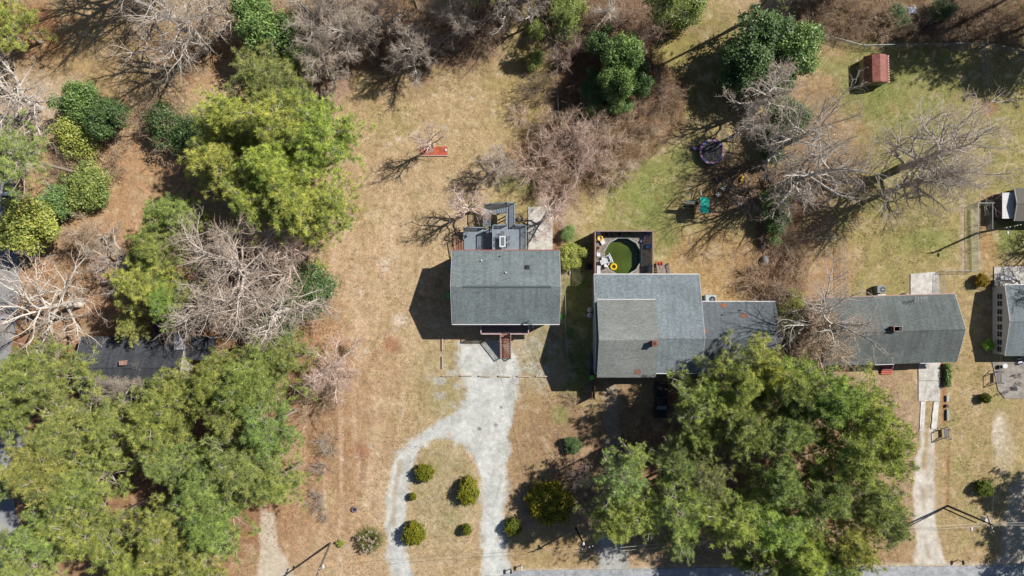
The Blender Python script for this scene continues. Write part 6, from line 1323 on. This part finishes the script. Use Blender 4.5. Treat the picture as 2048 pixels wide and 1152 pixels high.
# pampas grass
def pampas(px, py, R, label):
    x, y = wpx(px, py, .8); t = thing('pampas_grass', label, 'ornamental grass', (x, y, 0)); rs = np.random.RandomState(4); n = 2600; a = rs.rand(n)*6.283; el = np.radians(rs.uniform(25, 88, n)); d = np.stack([np.cos(a)*np.cos(el), np.sin(a)*np.cos(el), np.sin(el)], -1); s = rs.normal(0, .18, (n, 3)); s[:, 2] = 0
    p, r = grow(rs, s, d, R*rs.uniform(.7, 1.3, n), np.full(n, .014), np.full(n, .006), 5, .05, -.14); v, f = tubes([(p, r, 3)]); link('blades', nmesh('blades', v, 4, f, [mat('pampas_blades', sc(186, 186, 112), .7, n1=.2, s1=2, tr=.2)]), t)
    n = 34; a = rs.rand(n)*6.283; el = np.radians(rs.uniform(45, 80, n)); d = np.stack([np.cos(a)*np.cos(el), np.sin(a)*np.cos(el)-.1, np.sin(el)], -1); p, r = grow(rs, np.zeros((n, 3)), d, np.full(n, 2.3), np.full(n, .015), np.full(n, .008), 4, .06, -.04)
    v, f = tubes([(p, r, 4)]); link('stalks', nmesh('stalks', v, 4, f, [m_btw]), t); tips = np.repeat(p[:, -1], 14, 0)+rs.normal(0, .06, (n*14, 3)); v, f, tn = needles(rs, tips, 8, .12, .014, .2); link('plumes', nmesh('plumes', v, 4, f, [mat('cream_plumes', sc(226, 206, 186), .9)]), t)
pampas(740, 1080, 1.9, 'large clump of pampas grass with cream plumes beside the gravel loop')
# ---- ground litter: brush, straw and dead twigs nobody could count ----
def scatter(rs, poly, n):
    P_ = np.array(poly, float); lo, hi = P_.min(0), P_.max(0); out = []
    while len(out) < n:
        q = rs.uniform(lo, hi, (n*2, 2)); ins = np.zeros(len(q), bool); m = len(P_)
        for i in range(m):
            (x0, y0), (x1, y1) = P_[i], P_[(i+1) % m]
            if y0 == y1: continue
            c = ((y0 > q[:, 1]) != (y1 > q[:, 1])) & (q[:, 0] < (x1-x0)*(q[:, 1]-y0)/(y1-y0)+x0); ins ^= c
        out += list(q[ins])
    return np.array(out[:n])
def brush(label, polys, dens, m, hmax=.7, ln=.6, w_=.011, seed=1, name='undergrowth'):
    rs = np.random.RandomState(seed); S = []
    for pl in polys:
        a = np.array(pl, float); ar = abs(np.sum(a[:, 0]*np.roll(a[:, 1], -1)-a[:, 1]*np.roll(a[:, 0], -1)))/2*PXM*PXM; S.append(scatter(rs, pl, int(ar*dens)))
    q = np.concatenate(S); n = len(q); s = np.stack([(q[:, 0]-1024)*PXM, (576-q[:, 1])*PXM, rs.rand(n)*hmax*.35-.03], -1); a = rs.rand(n)*6.283; el = np.radians(rs.uniform(0, 60, n)); d = np.stack([np.cos(a)*np.cos(el), np.sin(a)*np.cos(el), np.sin(el)], -1)
    p, r = grow(rs, s, d, ln*rs.uniform(.3, 1.5, n), np.full(n, w_), np.full(n, w_*.5), 3, .25, -.05); v, f = tubes([(p, r, 3)]); o = link(name, nmesh(name, v, 4, f, [m], np.repeat(rs.rand(n), 12))); tag(o, label, 'undergrowth', kind='stuff')
TH_P = [[(1040, -20), (1420, -20), (1400, 40), (1290, 100), (1380, 160), (1370, 240), (1290, 330), (1190, 360), (1060, 300), (1115, 200), (1110, 60)], [(1600, -20), (2060, -20), (2060, 100), (1960, 84), (1720, 84), (1640, 60)], [(1510, 330), (1600, 340), (1600, 520), (1620, 620), (1590, 720), (1545, 640), (1500, 590), (1530, 500)], [(700, -20), (1040, -20), (1000, 60), (850, 110), (740, 110)]]
brush('tangled brown brush and dead stems on the floor of the thickets', TH_P, 19, mat('brown_dead_stems', sc(160, 130, 106), .95, tone=sc(112, 90, 74)), .9, .7, .012, 3)
brush('fallen twigs and pine straw beneath the trees at the left', [[(-30, 470), (240, 470), (240, 680), (-30, 700)], [(420, 460), (660, 480), (660, 640), (560, 700), (360, 680)], [(560, 680), (720, 690), (700, 800), (640, 980), (590, 1000)], [(230, 0), (700, 0), (690, 190), (480, 120), (250, 120)]], 9, mat('pale_fallen_twigs', sc(190, 170, 150), .95, tone=sc(150, 104, 76)), .2, .5, .011, 4, 'fallen_twigs')
# leaf litter, small bent flakes
def litter(label, polys, dens, m, seed):
    rs = np.random.RandomState(seed); S = []
    for pl in polys:
        a = np.array(pl, float); ar = abs(np.sum(a[:, 0]*np.roll(a[:, 1], -1)-a[:, 1]*np.roll(a[:, 0], -1)))/2*PXM*PXM; S.append(scatter(rs, pl, int(ar*dens)))
    q = np.concatenate(S); c = np.stack([(q[:, 0]-1024)*PXM, (576-q[:, 1])*PXM, .0+rs.rand(len(q))*.05], -1); v, f, tn = leaves(rs, c, 1, .0, .085, .05); o = link('leaf_litter', nmesh('leaf_litter', v, 4, f, [m], rs.rand(len(v)//4).repeat(4))); tag(o, label, 'leaf litter', kind='stuff')
litter('fallen dry leaves and straw under the trees', TH_P+[[(-30, 440), (300, 440), (420, 640), (700, 640), (700, 780), (620, 1040), (500, 1152), (0, 1152), (-30, 700)], [(1200, 760), (1800, 760), (1800, 1130), (1220, 1130)], [(200, 0), (700, 0), (680, 200), (480, 130)]], 8, mat('dry_leaf', sc(206, 150, 104), .9, tone=sc(140, 92, 64)), 6)
# tufts of grass over the lawns
def tufts(label, polys, dens, m, seed):
    rs = np.random.RandomState(seed); S = []
    for pl in polys:
        a = np.array(pl, float); ar = abs(np.sum(a[:, 0]*np.roll(a[:, 1], -1)-a[:, 1]*np.roll(a[:, 0], -1)))/2*PXM*PXM; S.append(scatter(rs, pl, int(ar*dens)))
    q = np.concatenate(S); k = fbm(q[:, 0], q[:, 1], 26, 2, 3); q = q[k+rs.normal(0, .06, len(q)) > .5]; c = np.stack([(q[:, 0]-1024)*PXM, (576-q[:, 1])*PXM, np.full(len(q), -.03)], -1); v, f, tn = needles(rs, c, 7, .13, .012, .7); o = link('grass', nmesh('grass', v, 4, f, [m], tn)); tag(o, label, 'grass', kind='stuff')
tufts('tufts of green winter grass in the lawns on the right', [[(1150, 340), (1500, 340), (1500, 470), (1310, 460), (1190, 460), (1130, 400)], [(1640, 90), (2050, 110), (2050, 520), (1900, 520), (1690, 560), (1700, 400)], [(1890, 600), (1980, 780), (1990, 1120), (1890, 1120)]], 7, mat('green_grass_tuft', sc(150, 158, 84), .8, tr=.2, tone=sc(104, 120, 56)), 8)
tufts('tufts of dry tan grass in the open lawns', [[(640, 200), (900, 130), (1040, 260), (900, 500), (900, 640), (820, 680), (880, 820), (780, 940), (770, 1150), (640, 1150), (690, 700)], [(820, 890), (950, 890), (960, 1150), (815, 1150)], [(1020, 680), (1090, 700), (1180, 830), (1030, 1130)], [(1350, 470), (1540, 470), (1480, 600), (1410, 590)], [(1690, 400), (1900, 400), (1820, 590), (1690, 590)]], 7, mat('dry_grass_tuft', sc(214, 184, 134), .85, tr=.15, tone=sc(170, 140, 92)), 9)
